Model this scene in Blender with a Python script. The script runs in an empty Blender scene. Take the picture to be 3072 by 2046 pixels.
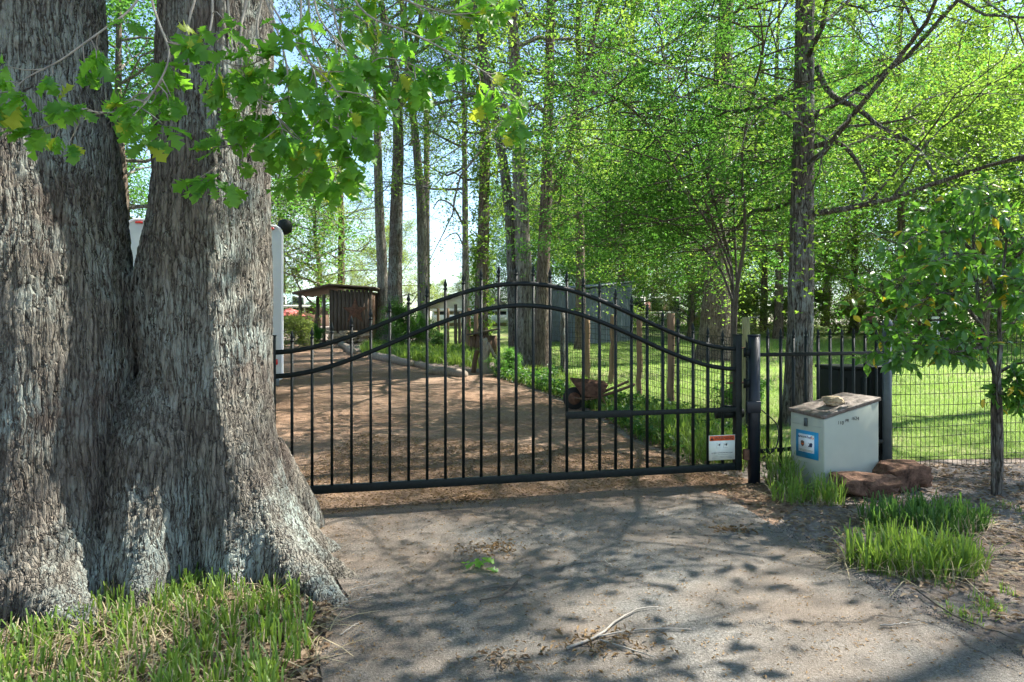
import bpy, bmesh, math, random
import numpy as np
from mathutils import Vector, Matrix, noise as mnoise

# ------------------------------------------------------------------ camera, sky, sun, exposure
sc = bpy.context.scene
R = math.radians
F_PX, CX, HZ, EYE = 2048.0, 1536.0, 990.0, 1.45      # focal length in photo pixels, centre column, horizon row, eye height
cam_d = bpy.data.cameras.new('camera'); cam = bpy.data.objects.new('camera', cam_d)
sc.collection.objects.link(cam); sc.camera = cam
cam.location = (0, 0, EYE); cam.rotation_euler = (R(90), 0, 0)
cam_d.sensor_width = 36; cam_d.lens = 24; cam_d.shift_y = -33 / 3072
cam_d.clip_start = 0.05; cam_d.clip_end = 2000

SUN_AZ, SUN_EL = R(64), R(52)                          # azimuth from +Y towards +X
world = bpy.data.worlds.new('World'); sc.world = world; world.use_nodes = True
wt = world.node_tree; wt.nodes.clear()
w_out = wt.nodes.new('ShaderNodeOutputWorld'); w_bg = wt.nodes.new('ShaderNodeBackground')
w_sky = wt.nodes.new('ShaderNodeTexSky'); w_sky.sky_type = 'NISHITA'; w_sky.sun_disc = False
w_sky.sun_elevation = SUN_EL; w_sky.sun_rotation = SUN_AZ; w_sky.air_density = 1.0; w_sky.dust_density = 0.25; w_sky.ozone_density = 2.0
w_bg.inputs['Strength'].default_value = 0.09
w_tc = wt.nodes.new('ShaderNodeTexCoord'); w_n = wt.nodes.new('ShaderNodeTexNoise')
w_n.inputs['Scale'].default_value = 2.6; w_n.inputs['Detail'].default_value = 7; w_n.inputs['Roughness'].default_value = 0.55
w_r = wt.nodes.new('ShaderNodeValToRGB')
w_r.color_ramp.elements[0].position = 0.54; w_r.color_ramp.elements[1].position = 0.74
w_m = wt.nodes.new('ShaderNodeMix'); w_m.data_type = 'RGBA'
w_m.inputs[7].default_value = (4.0, 4.3, 4.9, 1)
wt.links.new(w_tc.outputs['Generated'], w_n.inputs['Vector']); wt.links.new(w_n.outputs['Fac'], w_r.inputs['Fac'])
wt.links.new(w_r.outputs['Color'], w_m.inputs[0]); wt.links.new(w_sky.outputs['Color'], w_m.inputs[6])
wt.links.new(w_m.outputs[2], w_bg.inputs['Color']); wt.links.new(w_bg.outputs['Background'], w_out.inputs['Surface'])

sun_d = bpy.data.lights.new('sun', 'SUN'); sun_d.energy = 4.8; sun_d.angle = R(0.53); sun_d.color = (1.0, 0.95, 0.86)
sun = bpy.data.objects.new('sun', sun_d); sc.collection.objects.link(sun)
to_sun = Vector((math.sin(SUN_AZ) * math.cos(SUN_EL), math.cos(SUN_AZ) * math.cos(SUN_EL), math.sin(SUN_EL)))
sun.rotation_euler = to_sun.to_track_quat('Z', 'Y').to_euler(); sun.location = (20, 10, 30)

vs = sc.view_settings
vs.view_transform = 'Standard'; vs.look = 'None'; vs.exposure = 2.1; vs.gamma = 1; vs.use_curve_mapping = False
cy = sc.cycles
cy.max_bounces = 4; cy.diffuse_bounces = 3; cy.glossy_bounces = 1; cy.transmission_bounces = 3; cy.transparent_max_bounces = 4
cy.use_denoising = True; cy.use_adaptive_sampling = True; cy.adaptive_threshold = 0.03; cy.caustics_reflective = False; cy.caustics_refractive = False
cy.sample_clamp_indirect = 6

# ------------------------------------------------------------------ helpers
COL = sc.collection
BASE = {}

def ground_z(y):
    if y < 7.5: return 0.0
    if y < 45: return 0.045 * (y - 7.5)
    return 0.045 * 37.5 + 0.012 * (y - 45)

def at(px, py, d):
    "world point seen at photo pixel (px, py) at distance d"
    return np.array(((px - CX) / F_PX * d, d, EYE - (py - HZ) / F_PX * d))

def on_ground(px, py):
    a = (py - HZ) / F_PX
    d = EYE / a if a > 0 else 1e9
    if d > 7.5: d = (EYE + 0.045 * 7.5) / (a + 0.045)
    p = at(px, py, d); p[2] = ground_z(d); return p

def tag(o, label=None, cat=None, group=None, kind=None):
    if label: o['label'] = label
    if cat: o['category'] = cat
    if group: o['group'] = group
    if kind: o['kind'] = kind
    return o

def thing(name, loc, label, cat, group=None):
    o = bpy.data.objects.new(name, None); COL.objects.link(o)
    o.empty_display_size = 0.1
    o.location = tuple(float(v) for v in loc)
    BASE[o.name] = np.array(loc, float)
    return tag(o, label, cat, group)

def base_of(o):
    return BASE.get(o.name, np.zeros(3)) if o else np.zeros(3)

def mesh_np(name, V, Fs, mats=None, fmat=None, smooth=False):
    "V (n,3); Fs list of int arrays (m,k)"
    me = bpy.data.meshes.new(name)
    V = np.asarray(V, np.float32).reshape(-1, 3)
    Fs = [np.asarray(f, np.int32) for f in Fs if len(f)]
    nl = sum(f.size for f in Fs); nf = sum(len(f) for f in Fs)
    me.vertices.add(len(V)); me.vertices.foreach_set('co', V.ravel())
    me.loops.add(nl); me.polygons.add(nf)
    me.loops.foreach_set('vertex_index', np.concatenate([f.ravel() for f in Fs]))
    st = []; s = 0
    for f in Fs:
        k = f.shape[1]; st.append(s + k * np.arange(len(f))); s += f.size
    me.polygons.foreach_set('loop_start', np.concatenate(st).astype(np.int32))
    if fmat is not None: me.polygons.foreach_set('material_index', np.asarray(fmat, np.int32))
    me.update(calc_edges=True)
    if smooth: me.polygons.foreach_set('use_smooth', np.ones(nf, bool))
    for m in (mats or []): me.materials.append(m)
    return me

def link(name, me, parent=None):
    o = bpy.data.objects.new(name, me); COL.objects.link(o)
    if parent is not None:
        o.parent = parent; BASE[o.name] = base_of(parent)
    return o

class MB:
    "collects geometry in world coordinates; build() links it as one mesh object"
    def __init__(s): s.v = []; s.f = {}; s.n = 0
    def add(s, V, F):
        V = np.asarray(V, float).reshape(-1, 3)
        for f in ([F] if isinstance(F, np.ndarray) else F):
            f = np.asarray(f, int)
            if len(f): s.f.setdefault(f.shape[1], []).append(f + s.n)
        s.v.append(V); s.n += len(V); return s
    def box(s, c, size, rz=0.0, rot=None):
        h = np.array(size, float) / 2
        V = np.array([(x, y, z) for x in (-1, 1) for y in (-1, 1) for z in (-1, 1)], float) * h
        if rot is not None: V = V @ np.array(rot).T
        elif rz: c_, s_ = math.cos(rz), math.sin(rz); V = V @ np.array(((c_, s_, 0), (-s_, c_, 0), (0, 0, 1)))
        return s.add(V + np.array(c, float), np.array(((0, 1, 3, 2), (4, 6, 7, 5), (0, 4, 5, 1), (2, 3, 7, 6), (0, 2, 6, 4), (1, 5, 7, 3))))
    def beam(s, a, b, w, h):
        "square bar from a to b, w across, h upward"
        a = np.array(a, float); b = np.array(b, float); d = b - a; L = np.linalg.norm(d); d /= L
        up = np.array((0, 0, 1.0)) if abs(d[2]) < 0.95 else np.array((1.0, 0, 0))
        x = np.cross(d, up); x /= np.linalg.norm(x); u = np.cross(x, d)
        return s.box((a + b) / 2, (w, L, h), rot=np.stack([x, d, u], 1))
    def prism(s, pts, ext):
        "polygon pts (n,3) extruded by vector ext"
        P = np.asarray(pts, float); n = len(P); e = np.asarray(ext, float)
        side = np.array([(i, (i + 1) % n, n + (i + 1) % n, n + i) for i in range(n)])
        s.add(np.concatenate([P, P + e]), [np.arange(n)[None, ::-1], (n + np.arange(n))[None, :], side]); return s
    def tube(s, P, r, k=8, cap=True):
        V, Q = tube(P, r, k); s.add(V, [Q])
        if cap: 
            m = len(V) - k
            s.f.setdefault(k, []).append(np.arange(k)[None, ::-1] + s.n - len(V)); s.f[k].append(np.arange(k)[None, :] + m + s.n - len(V))
        return s
    def lathe(s, c, prof, k=16, sx=1.0, sy=1.0):
        c = np.array(c, float); a = np.arange(k) * 2 * math.pi / k
        V = np.concatenate([np.stack([r * np.cos(a) * sx, r * np.sin(a) * sy, np.full(k, z)], 1) for r, z in prof]) + c
        n = len(prof); i = np.arange(k); j = (i + 1) % k
        Q = np.concatenate([np.stack([q * k + i, q * k + j, (q + 1) * k + j, (q + 1) * k + i], 1) for q in range(n - 1)])
        s.add(V, [Q, np.arange(k)[None, ::-1], ((n - 1) * k + np.arange(k))[None, :]]); return s
    def arrays(s): return np.concatenate(s.v), [np.concatenate(f) for f in s.f.values()]
    def mesh(s, name, mat, smooth=False, off=None):
        V, Fs = s.arrays()
        if off is not None: V = V - off
        return mesh_np(name, V, Fs, [mat] if mat else [], smooth=smooth)
    def build(s, name, mat, parent=None, smooth=False, bevel=0):
        o = link(name, s.mesh(name, mat, smooth, base_of(parent) if parent else None), parent)
        if bevel:
            b = o.modifiers.new('bevel', 'BEVEL'); b.width = bevel; b.segments = 2; b.limit_method = 'ANGLE'; b.angle_limit = R(40)
        return o

def tube(P, r, k=8):
    P = np.asarray(P, float); n = len(P); r = np.broadcast_to(np.asarray(r, float), (n,))
    T = np.gradient(P, axis=0); T /= np.linalg.norm(T, axis=1)[:, None] + 1e-12
    ref = np.array((0.0, 1.0, 0)) if abs(T[0][1]) < 0.9 else np.array((1.0, 0, 0))
    U = np.cross(T, np.cross(ref, T)); U /= np.linalg.norm(U, axis=1)[:, None] + 1e-12
    W = np.cross(T, U)
    a = np.arange(k) * 2 * math.pi / k
    V = (P[:, None] + r[:, None, None] * (np.cos(a)[None, :, None] * U[:, None] + np.sin(a)[None, :, None] * W[:, None])).reshape(-1, 3)
    i = np.arange(k); j = (i + 1) % k
    Q = (np.arange(n - 1)[:, None, None] * k + np.stack([i, j, k + j, k + i], 1)[None]).reshape(-1, 4)
    return V, Q

def spline(P, m):
    "resample polyline smoothly (Catmull-Rom) into m points"
    P = np.asarray(P, float); n = len(P)
    t = np.linspace(0, n - 1 - 1e-9, m); i = t.astype(int); u = (t - i)[:, None]
    g = lambda j: P[np.clip(j, 0, n - 1)]
    p0, p1, p2, p3 = g(i - 1), g(i), g(i + 1), g(i + 2)
    return 0.5 * (2 * p1 + (p2 - p0) * u + (2 * p0 - 5 * p1 + 4 * p2 - p3) * u ** 2 + (3 * p1 - p0 - 3 * p2 + p3) * u ** 3)

def rn(x, y=0.0, z=0.0, sc_=1.0): return mnoise.noise(Vector((x * sc_, y * sc_, z * sc_)))

# ------------------------------------------------------------------ materials
class NT:
    def __init__(s, name):
        s.m = bpy.data.materials.new(name); s.m.use_nodes = True; s.t = s.m.node_tree; s.t.nodes.clear()
        s.out = s.n('OutputMaterial'); s.bsdf = None
    def n(s, kind, **kw):
        nd = s.t.nodes.new('ShaderNode' + kind)
        for k, v in kw.items(): setattr(nd, k, v)
        return nd
    def set(s, sock, v):
        if hasattr(v, 'links') or isinstance(v, bpy.types.NodeSocket): s.t.links.new(v, sock)
        elif isinstance(v, (tuple, list)) and len(v) == 3 and sock.type == 'RGBA': sock.default_value = (*v, 1)
        else: sock.default_value = v
    def coord(s, kind='Object', scale=(1, 1, 1)):
        tc = s.n('TexCoord'); mp = s.n('Mapping'); s.set(mp.inputs['Scale'], scale)
        s.t.links.new(tc.outputs[kind], mp.inputs['Vector']); return mp.outputs['Vector']
    def noise(s, vec, scale, detail=4, rough=0.55, dist=0.0):
        nd = s.n('TexNoise'); s.set(nd.inputs['Vector'], vec); nd.inputs['Scale'].default_value = scale
        nd.inputs['Detail'].default_value = detail; nd.inputs['Roughness'].default_value = rough; nd.inputs['Distortion'].default_value = dist
        return nd.outputs['Fac']
    def vor(s, vec, scale, feature='F1', out='Distance'):
        nd = s.n('TexVoronoi', feature=feature); s.set(nd.inputs['Vector'], vec); nd.inputs['Scale'].default_value = scale
        return nd.outputs[out]
    def ramp(s, f, stops):
        r = s.n('ValToRGB'); e = r.color_ramp.elements
        while len(e) < len(stops): e.new(0.5)
        for q, (p, c) in zip(e, stops):
            q.position = p; q.color = (*c, 1) if isinstance(c, (tuple, list)) else (c, c, c, 1)
        s.set(r.inputs['Fac'], f); return r.outputs['Color']
    def mix(s, f, a, b, mode='MIX'):
        m = s.n('Mix', data_type='RGBA', blend_type=mode); s.set(m.inputs[0], f); s.set(m.inputs[6], a); s.set(m.inputs[7], b); return m.outputs[2]
    def math(s, op, a, b=0.5):
        m = s.n('Math', operation=op); s.set(m.inputs[0], a); s.set(m.inputs[1], b); return m.outputs[0]
    def vadd(s, a, b, scale):
        m = s.n('VectorMath', operation='SCALE'); s.set(m.inputs[0], b); m.inputs['Scale'].default_value = scale
        q = s.n('VectorMath', operation='ADD'); s.set(q.inputs[0], a); s.set(q.inputs[1], m.outputs[0]); return q.outputs[0]
    def bump(s, h, dist, strength=1.0):
        b = s.n('Bump'); s.set(b.inputs['Height'], h); b.inputs['Distance'].default_value = dist; b.inputs['Strength'].default_value = strength
        return b.outputs['Normal']
    def surf(s, col, rough=0.8, metal=0.0, normal=None, spec=0.5, **kw):
        p = s.n('BsdfPrincipled'); s.set(p.inputs['Base Color'], col); s.set(p.inputs['Roughness'], rough)
        p.inputs['Metallic'].default_value = metal; p.inputs['Specular IOR Level'].default_value = spec
        if normal is not None: s.set(p.inputs['Normal'], normal)
        s.t.links.new(p.outputs[0], s.out.inputs['Surface']); s.bsdf = p; return s.m

def simple(name, col, rough=0.6, metal=0.0, var=0.25, scale=8.0, spec=0.5, bump=0.0):
    t = NT(name); v = t.coord(); f = t.noise(v, scale, 5, 0.65)
    c = t.ramp(f, [(0.3, tuple(x * (1 - var) for x in col)), (0.7, tuple(min(1, x * (1 + var)) for x in col))])
    return t.surf(c, rough, metal, t.bump(f, bump) if bump else None, spec)

def m_bark(name, ridge, crack, lichen, lich_amt, width=0.03, ratio=0.2, depth=0.02, disp=False, dirt=None):
    t = NT(name); v0 = t.coord()
    dn = t.n('TexNoise'); t.set(dn.inputs['Vector'], v0); dn.inputs['Scale'].default_value = 5; dn.inputs['Detail'].default_value = 3
    sub = t.n('VectorMath', operation='SUBTRACT'); t.t.links.new(dn.outputs['Color'], sub.inputs[0]); sub.inputs[1].default_value = (.5, .5, .5)
    v1 = t.vadd(v0, sub.outputs[0], 0.05)
    mp = t.n('Mapping'); t.set(mp.inputs['Vector'], v1); mp.inputs['Scale'].default_value = (1, 1, ratio)
    mpa = t.n('Mapping'); t.set(mpa.inputs['Vector'], v1); mpa.inputs['Scale'].default_value = (1, 1, ratio * .40)
    na = t.noise(mpa.outputs['Vector'], .75 / width, 3, .55)
    furrow = t.math('ABSOLUTE', t.math('SUBTRACT', na, .5))
    r1 = t.ramp(furrow, [(0.0, 0.0), (0.022, 0.35), (0.075, 1.0)])
    e1 = t.vor(mp.outputs['Vector'], 1 / width, 'DISTANCE_TO_EDGE')
    r2 = t.ramp(e1, [(0.0, 0.0), (0.06, 0.6), (0.22, 1.0)])
    mp2 = t.n('Mapping'); t.set(mp2.inputs['Vector'], v0); mp2.inputs['Scale'].default_value = (1, 1, ratio * 1.4)
    fine = t.noise(mp2.outputs['Vector'], 2.2 / width, 5, 0.7); big = t.noise(v0, 1.3, 3, 0.6); mid = t.noise(v0, 6, 4, 0.65)
    h = t.math('ADD', t.math('MULTIPLY', r1, 0.42), t.math('ADD', t.math('MULTIPLY', r2, 0.30), t.math('MULTIPLY', fine, 0.40)))
    c = t.ramp(h, [(0.30, crack), (0.58, tuple(x * .58 for x in ridge)), (0.90, tuple(x * 1.25 for x in ridge))])
    c = t.mix(t.ramp(mid, [(0.35, 0.0), (0.7, 0.5)]), c, tuple(x * y for x, y in zip(ridge, (.62, .6, .62))))
    if dirt: c = t.mix(t.ramp(big, [(0.32, 0.75), (0.5, 0.0)]), c, t.mix(h, tuple(x * .3 for x in dirt), dirt))
    lm = t.math('MULTIPLY', t.ramp(t.noise(v0, 1.9, 6, 0.68), [(0.46, 0.0), (0.62, 1.0)]), t.ramp(h, [(0.45, 0.0), (0.8, 1.0)]))
    c = t.mix(t.math('MULTIPLY', lm, lich_amt), c, lichen)
    t.surf(c, 0.92, 0, None if disp else t.bump(h, depth), 0.2)
    if disp:
        d = t.n('Displacement'); t.set(d.inputs['Height'], h); d.inputs['Midlevel'].default_value = 0.6; d.inputs['Scale'].default_value = depth
        t.t.links.new(d.outputs[0], t.out.inputs['Displacement']); t.m.displacement_method = 'BOTH'
    return t.m

def m_leaf(name, c0, c1, trans, tw=0.5, rough=0.45, spec=0.4, yellow=None, yamt=0.0):
    "thin leaf: reflecting face + light coming through; colour varies from leaf to leaf"
    t = NT(name); g = t.n('NewGeometry'); oi = t.n('ObjectInfo')
    rnd = t.math('FRACT', t.math('ADD', g.outputs['Random Per Island'], oi.outputs['Random']))
    c = t.ramp(rnd, [(0.0, c0), (1.0, c1)]); tr = t.mix(rnd, tuple(x * .8 for x in trans), trans)
    if yellow:
        f = t.math('GREATER_THAN', rnd, 1 - yamt); c = t.mix(f, c, yellow); tr = t.mix(f, tr, yellow)
    p = t.n('BsdfPrincipled'); t.set(p.inputs['Base Color'], c); p.inputs['Roughness'].default_value = rough
    p.inputs['Specular IOR Level'].default_value = spec
    b = t.n('BsdfTranslucent'); t.set(b.inputs['Color'], tr)
    x = t.n('MixShader'); x.inputs[0].default_value = tw
    t.t.links.new(p.outputs[0], x.inputs[1]); t.t.links.new(b.outputs[0], x.inputs[2]); t.t.links.new(x.outputs[0], t.out.inputs['Surface'])
    return t.m

def m_wood(name, col, scale=1.0, rough=0.85):
    t = NT(name); v = t.coord(scale=(14 * scale, 14 * scale, 1.2 * scale)); f = t.noise(v, 3, 6, 0.7); b = t.noise(t.coord(), 1.7, 3)
    c = t.ramp(f, [(0.3, tuple(x * .45 for x in col)), (0.55, col), (0.8, tuple(min(1, x * 1.35) for x in col))])
    c = t.mix(t.ramp(b, [(0.4, 0.0), (0.7, 0.6)]), c, tuple(x * .6 for x in col))
    return t.surf(c, rough, 0, t.bump(f, 0.006), 0.2)

M = {}
M['oak_bark'] = m_bark('oak_bark', (.165, .150, .122), (.018, .014, .011), (.25, .285, .255), .9, .024, .17, .030, True, (.115, .088, .072))
M['bark_grey'] = m_bark('bark_grey', (.20, .18, .15), (.04, .034, .026), (.30, .33, .29), .5, .05, .2, .03)
M['bark_dark'] = m_bark('bark_dark', (.125, .108, .088), (.02, .016, .013), (.25, .28, .26), .8, .035, .22, .03)
M['bark_brown'] = m_bark('bark_brown', (.15, .113, .085), (.045, .032, .022), (.26, .26, .21), .35, .045, .22, .03)
M['twig'] = simple('twig', (.075, .06, .046), .9, 0, .4, 10)
M['twig_pale'] = simple('twig_pale', (.25, .225, .19), .85, 0, .35, 12)
M['leaf_oak'] = m_leaf('leaf_oak', (.045, .165, .024), (.13, .28, .030), (.30, .66, .05), .55, .45, .4, (.42, .50, .04), .07)
M['leaf_mid'] = m_leaf('leaf_mid', (.034, .125, .020), (.070, .185, .026), (.13, .33, .04), .5)
M['leaf_bright'] = m_leaf('leaf_bright', (.065, .170, .022), (.13, .25, .030), (.27, .44, .05), .55)
M['leaf_pale'] = m_leaf('leaf_pale', (.10, .155, .035), (.17, .22, .06), (.34, .44, .08), .5)
M['leaf_dark'] = m_leaf('leaf_dark', (.022, .075, .018), (.045, .115, .022), (.10, .26, .03), .4)
M['leaf_laurel'] = m_leaf('leaf_laurel', (.035, .120, .022), (.085, .19, .034), (.22, .50, .05), .45, .32, .5, (.60, .46, .03), .04)
M['blade'] = m_leaf('blade', (.060, .135, .024), (.17, .26, .045), (.30, .46, .06), .4, .5)
M['blade_dark'] = m_leaf('blade_dark', (.035, .095, .020), (.075, .15, .03), (.16, .32, .05), .4, .5)
M['blade_dry'] = m_leaf('blade_dry', (.30, .25, .15), (.42, .36, .24), (.4, .34, .2), .3, .8, .1)
M['lawn_blade'] = m_leaf('lawn_blade', (.11, .22, .045), (.23, .34, .08), (.32, .48, .10), .45, .6)
M['litter'] = m_leaf('litter', (.11, .070, .042), (.33, .25, .17), (.28, .19, .11), .2, .85, .1)
M['catkin'] = m_leaf('catkin', (.13, .085, .045), (.28, .19, .10), (.25, .17, .09), .2, .9, .1)

def m_gravel():
    t = NT('gravel'); v = t.coord(); big = t.noise(v, .45, 4, .6); f = t.noise(v, 22, 8, .8); st = t.vor(v, 60); mid = t.noise(v, 3.2, 5, .65)
    c = t.ramp(f, [(.28, (.080, .046, .028)), (.5, (.205, .128, .082)), (.74, (.38, .275, .20))])
    c = t.mix(t.ramp(big, [(.38, 0.0), (.62, .55)]), c, t.ramp(f, [(.3, (.14, .095, .062)), (.72, (.37, .28, .21))]))
    c = t.mix(t.ramp(mid, [(.48, 0.0), (.68, .45)]), c, (.12, .072, .045))
    h = t.math('ADD', f, t.math('MULTIPLY', st, .6))
    return t.surf(c, .95, 0, t.bump(h, .02), .1)
def m_asphalt():
    t = NT('asphalt'); v = t.coord(); f = t.noise(v, 75, 6, .8); big = t.noise(v, .9, 4, .6); st = t.vor(v, 130); mid = t.noise(v, 7, 5, .6)
    c = t.ramp(f, [(.32, (.045, .043, .038)), (.5, (.118, .113, .102)), (.70, (.265, .258, .238))])
    c = t.mix(t.ramp(big, [(.40, 0.0), (.62, .65)]), c, t.mix(f, (.085, .060, .042), (.22, .17, .128)))
    sep = t.n('SeparateXYZ'); t.set(sep.inputs[0], v)
    # brown dirt washed over the side of the drive under the oak and along the gravel end
    left = t.math('ADD', t.math('MULTIPLY', sep.outputs['X'], -.22), t.math('ADD', .18, t.math('MULTIPLY', t.noise(v, 1.6, 6, .65), .75)))
    far = t.math('ADD', t.math('SUBTRACT', sep.outputs['Y'], t.math('MULTIPLY', sep.outputs['X'], .25)), t.math('MULTIPLY', t.noise(v, 2.5, 6, .65), 1.2))
    dirt = t.math('MAXIMUM', t.ramp(left, [(.56, 0.0), (.86, .7)]), t.ramp(t.math('MULTIPLY', far, .14), [(.79, 0.0), (.90, .85)]))
    c = t.mix(dirt, c, t.ramp(f, [(.3, (.060, .040, .028)), (.5, (.14, .100, .072)), (.72, (.27, .21, .16))]))
    dv = t.n('TexNoise'); t.set(dv.inputs['Vector'], v); dv.inputs['Scale'].default_value = 2.2; dv.inputs['Detail'].default_value = 5
    ck = t.vor(t.vadd(v, dv.outputs['Color'], .5), .75, 'DISTANCE_TO_EDGE')
    c = t.mix(t.math('MULTIPLY', t.ramp(ck, [(.003, .75), (.012, 0.0)]), t.ramp(t.noise(v, .7, 3), [(.45, 0.0), (.55, 1.0)])), c, (.03, .028, .025))
    c = t.mix(t.ramp(mid, [(.52, 0.0), (.72, .35)]), c, (.10, .088, .074))
    h = t.math('ADD', f, t.math('MULTIPLY', st, .7))
    return t.surf(c, .9, 0, t.bump(h, .006), .25)
def m_soil():
    t = NT('soil'); v = t.coord(); f = t.noise(v, 18, 8, .78); big = t.noise(v, .8, 5, .6); mid = t.noise(v, 5, 4, .6)
    c = t.ramp(f, [(.3, (.07, .052, .040)), (.5, (.17, .135, .11)), (.72, (.33, .285, .245))])
    c = t.mix(t.ramp(big, [(.42, 0.0), (.6, .7)]), c, t.ramp(f, [(.3, (.13, .11, .095)), (.7, (.40, .36, .33))]))
    c = t.mix(t.ramp(mid, [(.5, 0.0), (.7, .5)]), c, (.085, .055, .038))
    return t.surf(c, .97, 0, t.bump(f, .03), .1)
def m_lawn():
    t = NT('lawn'); v = t.coord(); f = t.noise(v, 14, 6, .75); big = t.noise(v, .35, 4, .6)
    c = t.ramp(f, [(.3, (.07, .115, .025)), (.7, (.22, .28, .08))])
    c = t.mix(t.ramp(big, [(.5, 0.0), (.68, .7)]), c, t.ramp(f, [(.3, (.17, .14, .07)), (.7, (.36, .32, .2))]))
    return t.surf(c, .95, 0, t.bump(f, .04), .1)
M['gravel'] = m_gravel(); M['asphalt'] = m_asphalt(); M['soil'] = m_soil(); M['lawn'] = m_lawn()
M['iron'] = simple('iron', (.006, .010, .009), .5, 0, .5, 30, .22, .001)
M['iron_blue'] = simple('iron_blue', (.008, .012, .018), .4, 0, .3, 14, .35)
M['steel_grey'] = simple('steel_grey', (.075, .095, .105), .5, .2, .2, 10)
M['black_plastic'] = simple('black_plastic', (.006, .010, .008), .6, 0, .3, 5, .2)
M['rust'] = simple('rust', (.115, .060, .038), .9, .1, .55, 14, .2, .003)
M['box_plastic'] = simple('box_plastic', (.38, .41, .345), .55, 0, .06, 3)
M['rock'] = simple('rock', (.34, .27, .18), .95, 0, .5, 9, .1, .02)
M['rock_red'] = simple('rock_red', (.12, .070, .048), .95, 0, .8, 10, .1, .03)
M['rv_white'] = simple('rv_white', (.42, .46, .45), .35, 0, .05, 2)
M['rv_trim'] = simple('rv_trim', (.75, .76, .76), .3, 0, .04, 2)
M['rubber'] = simple('rubber', (.012, .012, .012), .8, 0, .3, 12)
M['red_lens'] = simple('red_lens', (.45, .02, .015), .2, 0, .1, 4)
M['post_wood'] = m_wood('post_wood', (.24, .155, .095)); M['post_green'] = m_wood('post_green', (.29, .27, .13))
M['plank_grey'] = m_wood('plank_grey', (.105, .082, .060)); M['plank_brown'] = m_wood('plank_brown', (.13, .078, .05))
M['log'] = m_wood('log', (.28, .235, .185)); M['pole'] = m_wood('pole', (.20, .165, .14), .5)
M['metal_sheet'] = simple('metal_sheet', (.105, .13, .14), .55, .3, .3, 3)
M['metal_teal'] = simple('metal_teal', (.30, .42, .42), .45, .3, .15, 3)
M['siding'] = simple('siding', (.62, .62, .56), .7, 0, .06, 4); M['siding_yellow'] = simple('siding_yellow', (.42, .37, .19), .8, 0, .12, 4)
M['shingle'] = simple('shingle', (.33, .31, .30), .9, 0, .3, 20); M['roof_red'] = simple('roof_red', (.42, .20, .17), .7, 0, .15, 6)
M['red_cloth'] = simple('red_cloth', (.50, .11, .10), .8, 0, .15, 5)
M['white_paint'] = simple('white_paint', (.78, .78, .76), .6, 0, .05, 5)
M['glass'] = simple('glass', (.03, .04, .045), .1, 0, .1, 3)
M['sign_white'] = simple('sign_white', (.72, .75, .66), .5, 0, .05, 14); M['sign_orange'] = simple('sign_orange', (.78, .12, .025), .5, 0, .06, 14)
M['ink'] = simple('ink', (.015, .015, .015), .7, 0, .1, 20); M['ink_grey'] = simple('ink_grey', (.35, .37, .33), .7, 0, .1, 20)
M['sticker_blue'] = simple('sticker_blue', (.015, .26, .50), .45, 0, .08, 12); M['paper'] = simple('paper', (.78, .80, .84), .6, 0, .03, 9)
M['purple'] = simple('purple', (.06, .03, .20), .6, 0, .1, 9); M['orange'] = simple('orange', (.85, .16, .02), .6, 0, .1, 9)
M['shield_brown'] = simple('shield_brown', (.11, .05, .03), .6, 0, .1, 9); M['navy'] = simple('navy', (.02, .03, .08), .6, 0, .1, 9)
M['lid'] = None

# ------------------------------------------------------------------ ground, drive, lawn
CREASES = [7.5, 45.0]
def sheet(name, poly, mat, dz, jitter=0.0, step=0.15, seed=1, kind='structure'):
    "flat polygon laid on the terrain, its outline roughened, split where the slope changes"
    poly = np.asarray(poly, float); rng = np.random.default_rng(seed); pts = []
    for i in range(len(poly)):
        a, b = poly[i], poly[(i + 1) % len(poly)]; L = np.linalg.norm(b - a); n = max(1, min(160, int(L / step)))
        for j in range(n):
            p = a + (b - a) * j / n
            if jitter:
                o = np.array((rn(p[0], p[1], seed, 1.1), rn(p[0], p[1], seed + 9, 1.1))) * jitter * 2.2 + np.array((rn(p[0], p[1], seed, 7), rn(p[0], p[1], seed + 9, 7))) * jitter
                p = p + o
            pts.append(p)
    bm = bmesh.new(); vs_ = [bm.verts.new((p[0], p[1], 0)) for p in pts]; bm.faces.new(vs_)
    bmesh.ops.triangulate(bm, faces=bm.faces[:])
    for c in CREASES:
        bmesh.ops.bisect_plane(bm, geom=bm.verts[:] + bm.edges[:] + bm.faces[:], plane_co=(0, c, 0), plane_no=(0, 1, 0))
    for v in bm.verts: v.co.z = ground_z(v.co.y) + dz
    bm.normal_update()
    for f in bm.faces:
        if f.normal.z < 0: f.normal_flip()
    me = bpy.data.meshes.new(name); bm.to_mesh(me); bm.free(); me.materials.append(mat)
    o = link(name, me); return tag(o, kind=kind)

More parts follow.
